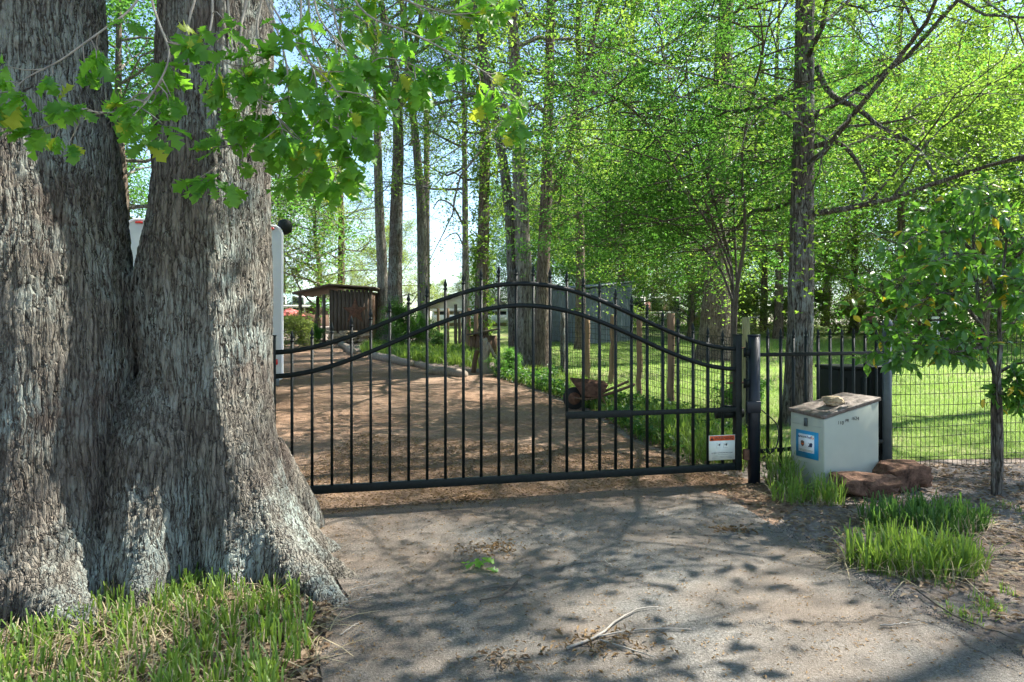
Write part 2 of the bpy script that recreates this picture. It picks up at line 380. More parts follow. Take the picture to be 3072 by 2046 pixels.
sheet('ground', [(-300, -80), (300, -80), (300, 420), (-300, 420)], M['soil'], 0.0, 0, 1e9)
gp = lambda px, py: tuple(on_ground(px, py)[:2])
ASPH = [gp(905, 1560), gp(1180, 1522), gp(1500, 1500), gp(1830, 1478), gp(2050, 1462), gp(2170, 1490), gp(2300, 1570), gp(2430, 1650), gp(2700, 1810), gp(3060, 1990),
        (3.6, 1.6), (4.5, .2), (5.5, -4), (-3.5, -4), (-1.7, 1.0), gp(985, 2046), gp(960, 1930), gp(1035, 1790), gp(985, 1660)]
GRAV = [gp(2250, 1440), gp(2080, 1400), gp(1900, 1330), gp(1760, 1235), gp(1620, 1180), gp(1480, 1125), gp(1360, 1108), gp(1220, 1090), gp(1110, 1068), gp(1050, 1052), gp(1030, 1030),
        (-8, 30), (-16, 29), (-14, 18), (-12, 10), (-7, 6.2), (-3.6, 5.2), (-1.4, 4.6), (-1.0, 3.9), (-.6, 3.3), (0.2, 3.2), (1.5, 4.0), (1.9, 5.0), (2.35, 5.7)]
sheet('gravel_driveway', GRAV, M['gravel'], 0.005, 0.06, .12, 3)
sheet('asphalt_driveway', ASPH, M['asphalt'], 0.011, 0.025, .05, 5)
LAWN = [(2.75, 7.45), (8, 7.9), (14, 7.8), (60, 9), (90, 60), (30, 75), (-8, 60), (-3, 26), (-1.2, 21), (.9, 16), (1.8, 12.5)]
sheet('lawn', LAWN, M['lawn'], 0.006, 0.1, .2, 7)

# ------------------------------------------------------------------ leaf, blade and branch generators
def frames(n, rng, up_bias=0.6, droop=0.0):
    "random leaf axes: d (length direction), w (width), nrm"
    az = rng.uniform(0, 2 * math.pi, n)
    d = np.stack([np.cos(az), np.sin(az), rng.normal(-droop, .45, n)], 1); d /= np.linalg.norm(d, axis=1)[:, None]
    nr = rng.normal(0, 1, (n, 3)); nr[:, 2] = np.abs(nr[:, 2]) + up_bias * 2
    w = np.cross(nr, d); w /= np.linalg.norm(w, axis=1)[:, None]; nn = np.cross(d, w)
    return d, w, nn

def rhombs(P, d, w, nn, L, wr=0.5, fold=0.18):
    "diamond leaves folded on the midrib: 4 vertices, 2 triangles each"
    n = len(P); L = np.asarray(L)[:, None] if np.ndim(L) else L
    mid = P + d * L * .45
    V = np.stack([P, mid + w * L * wr * .5 + nn * L * fold, P + d * L - nn * L * .12, mid - w * L * wr * .5 + nn * L * fold], 1).reshape(-1, 3)
    i = np.arange(n)[:, None] * 4
    return V, np.concatenate([i + np.array((0, 2, 1)), i + np.array((0, 3, 2))])

def grow(rng, lines, anchors, p, d, L, r, level, maxl, kids, ang, trop, wob=0.22):
    n = 5 if level < maxl else 4
    pts = [p]; dd = d / np.linalg.norm(d)
    for _ in range(n):
        dd = dd + rng.normal(0, wob, 3) + np.array((0, 0, trop[min(level, len(trop) - 1)])); dd /= np.linalg.norm(dd)
        pts.append(pts[-1] + dd * L / n)
    pts = np.array(pts); lines.append((pts, np.linspace(r, r * .35, n + 1), level))
    if level == maxl:
        for q in pts[1:]: anchors.append(q)
        return
    if level == maxl - 1: anchors.append(pts[-1])
    k = kids[min(level, len(kids) - 1)]
    for j in range(k):
        t = rng.uniform(.28, 1.0) if j else 1.0
        i = min(int(t * n), n - 1); u = t * n - i; q = pts[i] * (1 - u) + pts[i + 1] * u
        tan = pts[i + 1] - pts[i]; tan /= np.linalg.norm(tan)
        ax = np.cross(tan, rng.normal(0, 1, 3)); ax /= np.linalg.norm(ax)
        a = rng.uniform(*ang) * (0.5 if j == 0 else 1)
        nd = tan * math.cos(a) + ax * math.sin(a)
        grow(rng, lines, anchors, q, nd, L * rng.uniform(.45, .7), r * (.62 if j == 0 else .45) * (1 - .3 * t), level + 1, maxl, kids, ang, trop, wob)

def lines_mesh(lines, name, mat, kmin=3, rmin=0.0):
    m = MB()
    for pts, rad, lv in lines: 
        if rad[0] < rmin: continue
        m.add(*tube(pts, np.maximum(rad, .004), (7, 5, 4, 3, 3)[min(lv, 4)]) )
    return m.mesh(name, mat, True)

def leaf_mesh(name, anchors, per, spread, L, mat, rng, wr=.5, up=.6, droop=.1, flat=.7):
    A = np.repeat(np.array(anchors), per, 0); n = len(A)
    P = A + rng.normal(0, 1, (n, 3)) * np.array((spread, spread, spread * flat))
    V, Fa = rhombs(P, *frames(n, rng, up, droop), rng.uniform(L * .6, L * 1.25, n), wr)
    return mesh_np(name, V, [Fa], [mat])

def crown(seed, z0, z1, nl, l0, l1, rise, kids, per, spread, L, trop=(0.02, 0, -.03), maxl=2, r0=.07, ang=(R(30), R(70))):
    "limbs round a trunk axis from z0 to z1; returns lines and anchors"
    rng = np.random.default_rng(seed); lines = []; anchors = []; az = rng.uniform(0, 6.28)
    for i in range(nl):
        t = (i + rng.uniform(-.3, .3)) / max(1, nl - 1); t = min(max(t, 0), 1); z = z0 + (z1 - z0) * t; az += 2.4 + rng.normal(0, .35)
        d = np.array((math.cos(az), math.sin(az), rise + .5 * t + rng.normal(0, .12)))
        grow(rng, lines, anchors, np.array((0, 0, z)), d, (l0 + (l1 - l0) * t) * rng.uniform(.75, 1.15), r0 * (1 - .55 * t), 0, maxl, kids, ang, trop)
    return lines, anchors, rng

CROWNS = {}
def make_crown(key, mat, per, spread, L, seed, wr=.5, up=.6, droop=.1, flat=.7, limbmat='bark_grey', **kw):
    l, a, rng = crown(seed, per=per, spread=spread, L=L, **kw)
    CROWNS[key] = (lines_mesh(l, key + '_limbs', M[limbmat]), leaf_mesh(key + '_leaves', a, per, spread, L, M[mat], rng, wr, up, droop, flat))
    return len(a) * per

# local crowns: origin on the trunk axis, z up from the trunk's foot
NL = {}
NL['tall_a'] = make_crown('tall_a', 'leaf_mid', 16, .18, .085, 11, flat=.5, z0=6.0, z1=17, nl=17, l0=4.2, l1=2.2, rise=.25, kids=(6, 5), trop=(.03, .0, -.05))
NL['tall_thin'] = make_crown('tall_thin', 'leaf_mid', 4, .26, .13, 31, z0=7.0, z1=18, nl=13, l0=4.0, l1=2.2, rise=.3, kids=(5, 4), trop=(.03, .0, -.05))
NL['tall_b'] = make_crown('tall_b', 'leaf_bright', 16, .18, .088, 12, flat=.5, z0=5.0, z1=16, nl=17, l0=4.6, l1=2.3, rise=.1, kids=(6, 5), trop=(.02, -.02, -.06))
NL['tall_c'] = make_crown('tall_c', 'leaf_bright', 10, .15, .075, 13, flat=.45, z0=3.4, z1=14, nl=20, l0=4.3, l1=2.2, rise=-.02, kids=(6, 5), trop=(.0, -.03, -.09), limbmat='bark_dark', r0=.055)
NL['round_a'] = make_crown('round_a', 'leaf_bright', 16, .25, .118, 14, z0=1.6, z1=9.5, nl=20, l0=4.6, l1=2.0, rise=.12, kids=(6, 5), trop=(.0, -.0, -.05))
NL['round_b'] = make_crown('round_b', 'leaf_mid', 16, .25, .118, 15, z0=1.2, z1=9, nl=20, l0=4.2, l1=2.2, rise=.15, kids=(6, 5), trop=(.02, 0, -.04))
NL['round_c'] = make_crown('round_c', 'leaf_pale', 15, .23, .10, 16, z0=1.5, z1=8, nl=18, l0=3.6, l1=1.8, rise=.3, kids=(6, 5), trop=(.04, .02, -.02))
NL['round_d'] = make_crown('round_d', 'leaf_dark', 12, .28, .16, 17, z0=.8, z1=8, nl=20, l0=3.6, l1=1.8, rise=.2, kids=(6, 5), trop=(.02, 0, -.04))
NL['shrub'] = make_crown('shrub', 'leaf_mid', 10, .10, .085, 18, z0=.1, z1=1.0, nl=14, l0=.95, l1=.6, rise=.7, kids=(5, 4), trop=(.05, .0, -.05), r0=.02)
NL['shrub_pale'] = make_crown('shrub_pale', 'leaf_pale', 4, .12, .085, 28, z0=.1, z1=1.0, nl=14, l0=.95, l1=.6, rise=.7, kids=(5, 4), trop=(.05, .0, -.05), r0=.02)
NL['shrub_dark'] = make_crown('shrub_dark', 'leaf_dark', 10, .10, .085, 19, z0=.1, z1=1.3, nl=14, l0=.95, l1=.6, rise=.7, kids=(5, 4), trop=(.05, .0, -.05), r0=.02)

def put_crown(key, parent, loc, scale=1.0, rz=0.0, sz=None):
    s = (scale, scale, sz or scale)
    for nm, me in zip(('limbs', 'crown'), CROWNS[key]):
        o = link(nm, me, parent); o.location = loc; o.scale = s; o.rotation_euler = (0, 0, rz)

def trunk_path(px_list, d, top_z=17.0):
    P = [at(x, y, d) for x, y in px_list]
    P[0][2] = ground_z(d) - .12
    return P

def tree(name, label, px_list, d, r, key, bark, scale=1.0, rz=0.0, top=None, branches=(), flare=1.5, group=None, crown_dz=0.0, k=16, lump=.05):
    P = trunk_path(px_list, d); base = np.array((P[0][0], P[0][1], ground_z(d)))
    t = thing(name, base, label, 'tree', group)
    dirv = P[-1] - P[-2]; dirv /= np.linalg.norm(dirv); zt = (top or 15 * scale) + base[2]
    if P[-1][2] < zt: P.append(P[-1] + dirv * .6 * (zt - P[-1][2]) / max(dirv[2], .5)); P.append(np.array((P[-1][0], P[-1][1], zt)))
    S = spline(P, 46); zrel = (S[:, 2] - S[0, 2]) / (S[-1, 2] - S[0, 2])
    h = S[:, 2] - base[2]
    rad = r * (1 - .72 * zrel) * (1 + (flare - 1) * np.exp(-np.maximum(h, 0) / (r * 1.8)))
    V, Q = tube(S, rad, k)
    c = np.repeat(S, k, 0); o_ = V - c
    nz = np.array([mnoise.noise(Vector(v * 2.2)) * .7 + mnoise.noise(Vector((v[0] * 5, v[1] * 5, v[2] * .8))) * .5 for v in V])
    V = c + o_ * (1 + lump * 2.2 * nz)[:, None]
    m = MB(); m.add(V, [Q]); m.build('trunk', M[bark], t, True)
    for pl, br, bd in branches:
        B = spline([at(x, y, dd) for x, y, dd in pl], 14)
        MB().tube(B, np.linspace(br, br * .35, 14), 8).build('branch', M[bark], t, True)
    # crown hangs on the trunk axis at mid crown height
    if key:
        zi = base[2] + 8 * scale; i = int(np.argmin(np.abs(S[:, 2] - zi)))
        put_crown(key, t, (S[i, 0] - base[0], S[i, 1] - base[1], crown_dz), scale, rz)
    return t, S, base

# ------------------------------------------------------------------ the big twin oak
def build_oak():
    base = np.array((-2.3, 4.0, 0.0))
    oak = thing('oak_tree', base, 'huge old oak with two furrowed grey trunks fused at the foot beside the gate', 'tree')
    m = MB()
    def seg(L, n=40, k=40, lobes=()):
        L = np.array(L, float); S = spline(L, n)
        if not lobes: m.tube(S[:, :3], S[:, 3], k); return
        # fluted foot: each lobe (direction, reach at the ground, height, width) swells the section smoothly towards the soil
        th = np.arange(k) * 2 * math.pi / k; V = []
        for x, y, z, r in S:
            rr = np.full(k, r)
            for t0, amp, hh, ww in lobes:
                da = (th - R(t0) + math.pi) % (2 * math.pi) - math.pi; e = math.exp(-max(z, -.1) / hh); rr = rr + amp * e * np.exp(-(da / (ww * (1 + .9 * (1 - min(e, 1))))) ** 2)
            V.append(np.stack([x + rr * np.cos(th), y + rr * np.sin(th), np.full(k, z)], 1))
        i = np.arange(k); j = (i + 1) % k; Q = np.concatenate([np.stack([q * k + i, q * k + j, q * k + k + j, q * k + k + i], 1) for q in range(n - 1)])
        m.add(np.concatenate(V), [Q, np.arange(k)[None, ::-1], ((n - 1) * k + np.arange(k))[None, :]])
    seg([(-2.80, 3.97, -.25, .60), (-2.80, 3.96, -.05, .57), (-2.80, 3.95, .25, .54), (-2.80, 3.95, .7, .535), (-2.78, 3.95, 1.3, .535), (-2.79, 3.95, 1.7, .53), (-2.85, 3.95, 2.3, .515), (-2.93, 3.97, 3.3, .495), (-3.0, 4.0, 4.2, .48)], 90, 110,
        [(-46, .42, .24, .16), (-72, .15, .45, .16), (-98, .24, .40, .18), (-135, .22, .4, .3), (-30, .07, 1.2, .12), (-60, .035, 2.5, .12), (-85, .03, 3, .15), (170, .4, .3, .4)])
    seg([(-1.60, 4.15, -.25, .36), (-1.62, 4.15, 0, .325), (-1.68, 4.15, .4, .27), (-1.76, 4.17, .8, .28), (-1.87, 4.22, 1.15, .355), (-1.915, 4.25, 1.66, .395), (-1.875, 4.25, 2.2, .352), (-1.86, 4.25, 2.7, .338), (-1.84, 4.25, 3.4, .326), (-1.82, 4.25, 4.2, .31)], 90, 110,
        [(-37, .52, .25, .18), (-8, .36, .22, .2), (-75, .12, .5, .2), (40, .3, .3, .3), (-60, .03, 2.4, .12), (-105, .03, 2.4, .14)])
    seg([(-2.09, 4.0, -.25, .36), (-2.09, 4.0, .1, .305), (-2.07, 3.99, .5, .27), (-2.05, 4.02, .82, .265), (-2.03, 4.08, 1.02, .25), (-1.98, 4.16, 1.3, .2)], 50, 80, [(-70, .28, .24, .2), (-112, .10, .4, .2), (-90, .03, 2, .1)])
    seg([(-2.04, 3.93, .38, .17), (-2.05, 3.90, .62, .18), (-2.07, 3.93, .85, .17), (-2.12, 4.0, 1.0, .12)], 16, 20)       # burl under the crotch
    seg([(-2.35, 4.25, -.2, .4), (-2.35, 4.25, .6, .36), (-2.35, 4.3, .95, .2)], 20, 40)                               # solid wood behind the clefts
    for L in ([(-1.55, 4.1, .26, .14), (-1.22, 3.87, .07, .12), (-1.0, 3.68, .0, .085), (-.86, 3.55, -.07, .055)],
              [(-1.5, 4.28, .1, .14), (-1.3, 4.18, .05, .12), (-1.05, 4.05, -.01, .08), (-.85, 3.95, -.08, .05)],
              [(-2.25, 3.42, .05, .12), (-2.08, 3.27, -.02, .09), (-2.0, 3.18, -.1, .06)],
              [(-1.8, 4.5, .5, .35), (-1.6, 4.9, .1, .22), (-1.5, 5.2, -.15, .1)]):
        seg(L, 20, 22)
    me = m.mesh('oak_raw', None); tmp = link('oak_raw', me)
    rm = tmp.modifiers.new('r', 'REMESH'); rm.mode = 'VOXEL'; rm.voxel_size = .015; rm.use_smooth_shade = True
    sm = tmp.modifiers.new('s', 'SMOOTH'); sm.factor = .5; sm.iterations = 5
    dg = bpy.context.evaluated_depsgraph_get(); ev = tmp.evaluated_get(dg)
    fm = bpy.data.meshes.new_from_object(ev); bpy.data.objects.remove(tmp)
    n = len(fm.vertices); co = np.empty(n * 3, np.float32); fm.vertices.foreach_get('co', co); co = co.reshape(-1, 3)
    no = np.empty(n * 3, np.float32); fm.vertex_normals.foreach_get('vector', no); no = no.reshape(-1, 3)
    d = np.array([mnoise.noise(Vector((x * 3.2, y * 3.2, z * 1.1))) * .016 + mnoise.noise(Vector((x * 8, y * 8, z * 1.2 + 4))) * .014 for x, y, z in co.tolist()])
    co = co + no * d[:, None] - base
    fm.vertices.foreach_set('co', co.astype(np.float32).ravel())
    fm.polygons.foreach_set('use_smooth', np.ones(len(fm.polygons), bool)); fm.materials.clear(); fm.materials.append(M['oak_bark']); fm.update()
    link('trunk', fm, oak)
    # upper trunks, limbs and the crown high above the frame
    rng = np.random.default_rng(5); lines = []; anchors = []
    A = spline([(-2.98, 3.98, 3.9), (-3.1, 4.1, 6), (-3.4, 4.4, 9), (-3.6, 4.8, 13)], 14); B = spline([(-1.83, 4.25, 3.9), (-1.7, 4.2, 6), (-1.3, 4.4, 9), (-1.0, 4.9, 13)], 14)
    MB().tube(A, np.linspace(.50, .16, 14), 18).build('trunk', M['bark_grey'], oak, True)
    MB().tube(B, np.linspace(.34, .12, 14), 18).build('trunk', M['bark_grey'], oak, True)
    for S, s_ in ((A, -1), (B, 1)):
        for i in range(3, 14):
            for q in range(1 if i < 12 else 3):
                a = rng.uniform(0, 6.28); dd = np.array((math.cos(a) + .45 * s_, math.sin(a), rng.uniform(.15, .6)))
                if dd[1] < -.2 and S[i][2] < 8: dd[2] += .3
                grow(rng, lines, anchors, S[i], dd, rng.uniform(2.6, 4.6), .13, 0, 2, (5, 4), (R(30), R(65)), (.02, 0, -.03))
    o = link('limbs', lines_mesh([(p - base, r_, l) for p, r_, l in lines], 'oak_limbs', M['bark_grey']), oak)
    A_ = [a - base for a in anchors]
    link('crown', leaf_mesh('oak_crown', A_, 8, .20, .15, M['leaf_oak'], rng, .55), oak)
    return oak, base
oak, oak_base = build_oak()

# lobed oak leaf: midrib with two wavy halves, folded and curved
def oak_leaf(seed):
    rng = np.random.default_rng(seed)
    t = np.array([0, .10, .20, .27, .37, .46, .56, .65, .77, .87, 1.0]); w = np.array([.012, .05, .19, .075, .27, .10, .38, .15, .30, .13, .01]) * rng.uniform(.85, 1.15, 11)
    sw = np.array([0, 0, .09, -.01, .11, 0, .11, .0, .09, .03, 0])
    mid = np.stack([np.zeros(11), t, -.22 * t ** 2 + rng.normal(0, .01, 11)], 1)
    Lf = np.stack([-w, t + sw, mid[:, 2] + w * rng.uniform(.15, .45) + rng.normal(0, .03, 11)], 1); Rt = np.stack([w * rng.uniform(.85, 1.15), t + sw, mid[:, 2] + w * rng.uniform(.1, .4) + rng.normal(0, .03, 11)], 1)
    V = np.concatenate([mid, Lf, Rt]); i = np.arange(10)
    return mesh_np('oak_leaf', V, [np.concatenate([np.stack([i, i + 1, i + 12, i + 11], 1), np.stack([i, i + 22, i + 23, i + 1], 1)])], [M['leaf_oak']], smooth=True)
OAKLEAF = [oak_leaf(40 + i) for i in range(6)]

def place_leaf(me, pos, d, nrm, L, parent, name='leaf'):
    d = np.asarray(d, float); d /= np.linalg.norm(d); x = np.cross(d, nrm); x /= np.linalg.norm(x) + 1e-9; z = np.cross(x, d)
    o = bpy.data.objects.new(name, me); COL.objects.link(o); o.parent = parent
    mt = Matrix(((x[0], d[0], z[0]), (x[1], d[1], z[1]), (x[2], d[2], z[2]))).to_4x4()
    p = np.asarray(pos) - base_of(parent)
    o.matrix_local = Matrix.Translation(Vector(p.tolist())) @ mt @ Matrix.Scale(L, 4)
    return o

def oak_boughs():
    rng = np.random.default_rng(77); n_obj = 0; extra = []
    boughs = [
        [(520, -260, 3.3), (430, -30, 3.15), (330, 90, 3.0), (210, 170, 2.9), (90, 230, 2.85), (20, 300, 2.8)],
        [(640, -200, 3.3), (560, 90, 3.15), (480, 230, 3.05), (390, 320, 3.0), (270, 350, 2.95), (130, 385, 2.9)],
        [(420, -120, 3.2), (480, 60, 3.1), (500, 180, 3.0), (440, 290, 2.95), (400, 340, 2.9)],
        [(820, -200, 3.5), (770, 60, 3.35), (800, 230, 3.25), (760, 390, 3.15), (690, 450, 3.1), (640, 530, 3.05)],
        [(900, -200, 3.5), (900, 80, 3.35), (950, 240, 3.3), (990, 380, 3.25), (1040, 490, 3.2)],
        [(700, -200, 3.5), (840, 120, 3.3), (880, 320, 3.25), (900, 430, 3.2), (930, 500, 3.15)],
        [(760, -150, 3.4), (720, 120, 3.2), (740, 260, 3.1), (820, 330, 3.05), (850, 400, 3.0)],
        [(980, -220, 3.6), (1080, 20, 3.4), (1200, 90, 3.3), (1350, 150, 3.25), (1470, 230, 3.2), (1530, 350, 3.15)],
        [(960, -160, 3.5), (1030, 120, 3.35), (1080, 260, 3.3), (1130, 180, 3.25), (1280, 210, 3.2)],
        [(1050, -200, 3.7), (1180, -20, 3.5), (1330, 40, 3.4), (1480, 30, 3.3)],
        [(620, -200, 3.4), (640, 20, 3.2), (620, 130, 3.1), (700, 200, 3.05), (780, 180, 3.0)],
        [(760, -100, 3.3), (820, 30, 3.15), (900, 160, 3.05), (1000, 250, 3.0), (1060, 330, 2.95)],
        [(700, -120, 3.6), (690, 40, 3.5), (720, 180, 3.45), (700, 300, 3.4), (760, 360, 3.35)],
        [(880, -120, 3.6), (980, 10, 3.55), (1080, 60, 3.5), (1150, 140, 3.45), (1230, 260, 3.4)],
        [(930, -120, 3.7), (940, 150, 3.6), (1000, 300, 3.55), (1040, 420, 3.5), (1000, 540, 3.45)],
        [(860, -200, 3.5), (960, 40, 3.3), (1010, 150, 3.2), (960, 330, 3.15), (1060, 420, 3.1)]]
    for bi, bl in enumerate(boughs):
        S = spline([at(x, y, d) for x, y, d in bl], 26); S += np.array([[rn(*(p * 3), 1), rn(*(p * 3 + 7), 1), rn(*(p * 3 + 19), 1)] for p in S]) * .025
        m = MB().tube(S, np.linspace(.0065, .002, 26), 6); leaves = []
        i0 = 7
        for i in range(i0, 26, 1):
            dense = 1.0 if bi in (3, 4, 5, 6, 8, 10, 11) else .8
            if rng.random() > .72 * dense and i < 24: continue
            tan = S[min(i + 1, 25)] - S[i - 1]; tan /= np.linalg.norm(tan)
            sd = rng.normal(0, 1, 3); sd -= tan * sd.dot(tan); sd /= np.linalg.norm(sd); sd[1] *= .6; sd[2] = sd[2] * .6 - .15
            L = rng.uniform(.07, .2); e = S[i] + (sd * .85 + tan * .5) * L
            if i >= 24: e = S[i] + tan * .04
            m.tube(spline([S[i], (S[i] + e) / 2 + rng.normal(0, .01, 3), e], 5), np.linspace(.0035, .0018, 5), 4)
            for j in range(rng.integers(4, 8)):
                ld = (e - S[i]) / (np.linalg.norm(e - S[i]) + 1e-9) * .7 + rng.normal(0, .75, 3) * np.array((1, .7, .7)) + np.array((0, 0, -.35))
                nr = rng.normal(0, .55, 3) + np.array((.1, -.55, .8))
                leaves.append((e + rng.normal(0, .012, 3), ld, nr, rng.uniform(.06, .125)))
        br = m.build('branch', M['twig_pale'], oak, True)
        for q, (p, d, nr, L) in enumerate(leaves):
            if n_obj < 300 and q % 5 != 4: place_leaf(OAKLEAF[n_obj % 6], p, d, nr, L, br); n_obj += 1
            else: extra.append((p, d, nr, L))
    V = []; Fq = []; n = 0
    for q, (p, d, nr, L) in enumerate(extra):
        me = OAKLEAF[q % 6]; v = np.array([x.co for x in me.vertices]); f = np.array([list(x.vertices) for x in me.polygons])
        d = d / np.linalg.norm(d); x = np.cross(d, nr); x /= np.linalg.norm(x); z = np.cross(x, d)
        V.append(v @ np.stack([x, d, z]) * L + p - oak_base); Fq.append(f + n); n += len(v)
    o = link('leaves', mesh_np('leaves', np.concatenate(V), [np.concatenate(Fq)], [M['leaf_oak']], smooth=True), oak); o['kind'] = 'stuff'
oak_boughs()

# ------------------------------------------------------------------ gate
GL, GR = np.array((-1.905, 5.41, 0)), np.array((2.125, 6.44, 0))
GD = (GR - GL); GLEN = np.linalg.norm(GD); GD /= GLEN; GN = np.array((GD[1], -GD[0], 0)); GRZ = math.atan2(GD[1], GD[0])
def gpt(s, z, off=0.0): return GL + GD * s * GLEN + np.array((0, 0, z)) + GN * off
def arch(s): return 1.272 + .581 * math.sin(math.pi * s) ** 1.86
def picket_parts(parent, p, z0, z1, rz, mat, w=.022):
    "square bar with a spear finial on a collar"
    pk = MB().box((p[0], p[1], (z0 + z1 - .09) / 2), (w, w, z1 - .09 - z0), rz).build('picket', mat, parent)
    c = np.array((p[0], p[1], z1 - .09))
    MB().lathe(c, [(.017, -.002), (.019, .006), (.013, .012), (.009, .02), (.017, .034), (.015, .045), (.004, .085), (.001, .092)], 8).build('finial', mat, pk, True)
    return pk
gate = thing('driveway_gate', gpt(0, 0), 'black arched iron driveway gate with spear-topped pickets', 'gate')
for s, e in ((0.0, 1), (1.0, -1)):
    p = gpt(s, 0); MB().box((p[0], p[1], .13 + .635), (.062, .062, 1.27), GRZ).box((p[0], p[1], 1.405), (.072, .072, .012), GRZ).build('end_post', M['iron'], gate, bevel=.003)
MB().beam(gpt(.008, .165), gpt(.992, .165), .045, .065).build('bottom_rail', M['iron'], gate, bevel=.003)
for dz in (0.0, -.19):
    n = 60; m = MB()
    ring = []
    for i in range(n + 1):
        s = .008 + .984 * i / n; 
        for (o_, z_) in ((-.019, -.019), (.019, -.019), (.019, .019), (-.019, .019)): ring.append(gpt(s, arch(s) + dz + z_, o_))
    Q = [(i * 4 + a, i * 4 + (a + 1) % 4, i * 4 + 4 + (a + 1) % 4, i * 4 + 4 + a) for i in range(n) for a in range(4)]
    m.add(np.array(ring), np.array(Q)); m.build('arched_rail', M['iron'], gate)
for i in range(1, 27):
    s = i / 27; picket_parts(gate, gpt(s, 0), .195, arch(s) + .165, GRZ, M['iron'])
MB().beam(gpt(15.9 / 27, .70, .022), gpt(19.9 / 27, .70, .022), .03, .062).build('opener_bracket', M['iron'], gate, bevel=.002)
MB().beam(gpt(19.9 / 27, .70, .02), gpt(.992, .705, .02), .035, .042).build('middle_rail', M['iron'], gate, bevel=.002)
MB().tube(np.array([gpt(.955, .66, -.05), gpt(1.02, .66, -.05)]), .045, 14).box(gpt(.985, .69, -.05), (.12, .07, .09), GRZ).build('opener_motor', M['black_plastic'], gate)
for z in (.95, 1.28): MB().tube(np.array([gpt(.975, z, -.02), gpt(1.022, z, -.02)]), .008, 8).build('hinge', M['rust'], gate)

def text_mesh(body, size, mat, bold=False):
    cu = bpy.data.curves.new('text', 'FONT'); cu.body = body; cu.size = size; cu.align_x = 'CENTER'; cu.align_y = 'CENTER'
    cu.extrude = .0004; cu.offset = .012 * size if bold else 0
    o = bpy.data.objects.new('text', cu); COL.objects.link(o)
    me = bpy.data.meshes.new_from_object(o.evaluated_get(bpy.context.evaluated_depsgraph_get())); bpy.data.objects.remove(o)
    me.materials.clear(); me.materials.append(mat); return me
def put_text(body, size, mat, parent, origin, xdir, up, bold=False, name='lettering'):
    me = text_mesh(body, size, mat, bold); o = link(name, me, parent)
    x = Vector(xdir).normalized(); u = Vector(up).normalized(); n = x.cross(u)
    o.matrix_local = Matrix.Translation(Vector((np.asarray(origin) - base_of(parent)).tolist())) @ Matrix((x, u, n)).transposed().to_4x4()
    return o
def panel(parent, name, mat, c, x, u, w, h, t, pts=None):
    "thin plate (or polygon in units of w,h) standing proud by t along its normal"
    c = np.asarray(c, float); x = np.asarray(x, float); u = np.asarray(u, float); n = np.cross(x, u)
    P = pts if pts is not None else [(-.5, -.5), (.5, -.5), (.5, .5), (-.5, .5)]
    return MB().prism([c + x * a * w + u * b * h for a, b in P], n * t).build(name, mat, parent)

sgx = GD.copy(); sgu = np.array((0, 0, 1.0)); sc_ = gpt(.9585, .352, .016)
sgn = np.cross(sgx, sgu)
sign = thing('warning_sign', sc_, 'white sign with orange band reading WARNING wired low on the gate', 'sign')
panel(sign, 'plate', M['sign_white'], sc_, sgx, sgu, .272, .232, .004)
f1 = sc_ + sgn * .0042
panel(sign, 'band', M['sign_orange'], f1 + sgu * .088, sgx, sgu, .262, .046, .001)
put_text('WARNING', .042, M['ink'], sign, f1 + sgn * .0016 + sgu * .088 + sgx * .018, sgx, sgu, True)
panel(sign, 'triangle', M['ink'], f1 + sgn * .001 + sgu * .088 - sgx * .106, sgx, sgu, .036, .034, .0008, [(-.5, -.5), (.5, -.5), (0, .5)])
put_text('!', .026, M['sign_orange'], sign, f1 + sgn * .0024 + sgu * .085 - sgx * .106, sgx, sgu, True)
for k in (-1, 1):
    c = f1 + sgx * k * .035 + sgu * .018
    for (dx, dz, w, h) in ((0, -.02, .05, .002), (-.02, 0, .002, .045), (0, .02, .045, .002)): panel(sign, 'pictogram', M['ink_grey'], c + sgx * dx + sgu * dz, sgx, sgu, w, h, .0006)
    panel(sign, 'pictogram', M['ink'], c + sgu * .006 + sgx * .006, sgx, sgu, .024, .024, .0008, [(-.9, .1), (-.2, .2), (.1, .5), (.5, .5), (.4, -.1), (.1, -.5), (-.1, -.1), (-.9, 0)])
put_text('Moving Gate Can Cause Serious Injury or Death', .0112, M['ink'], sign, f1 + sgn * .0008 - sgu * .048, sgx, sgu, True)
for dz, w in ((-.066, .12), (-.085, .20), (-.097, .21)): panel(sign, 'fine_print', M['ink_grey'], f1 + sgu * dz, sgx, sgu, w, .003, .0005)

# ------------------------------------------------------------------ round gate post, picket fence panel
pp = at(2262, HZ, 6.42); pp[2] = 0
gpost = thing('gate_post', pp, 'thick round navy-black steel post that the gate hangs on', 'post')
MB().tube(np.array([pp + (0, 0, -.1), pp + (0, 0, 1.395)]), .056, 28).build('tube', M['iron_blue'], gpost, True)
MB().lathe(pp + (0, 0, 1.39), [(.057, 0), (.059, .004), (.059, .012), (.05, .018)], 28).build('cap', M['iron_blue'], gpost, True)
for z in (.95, 1.24): MB().box(pp + np.array((-.065, -.01, z)), (.035, .05, .07)).tube(np.array([pp + (-.09, -.01, z - .045), pp + (-.09, -.01, z + .045)]), .013, 10).build('hinge_bracket', M['iron'], gpost)
MB().box(pp + np.array((-.02, -.045, .73)), (.13, .035, .11)).build('opener_mount', M['iron_blue'], gpost, bevel=.004)
MB().box(pp + np.array((-.075, 0, .28)), (.05, .05, .10)).build('lower_bracket', M['rust'], gpost, bevel=.004)

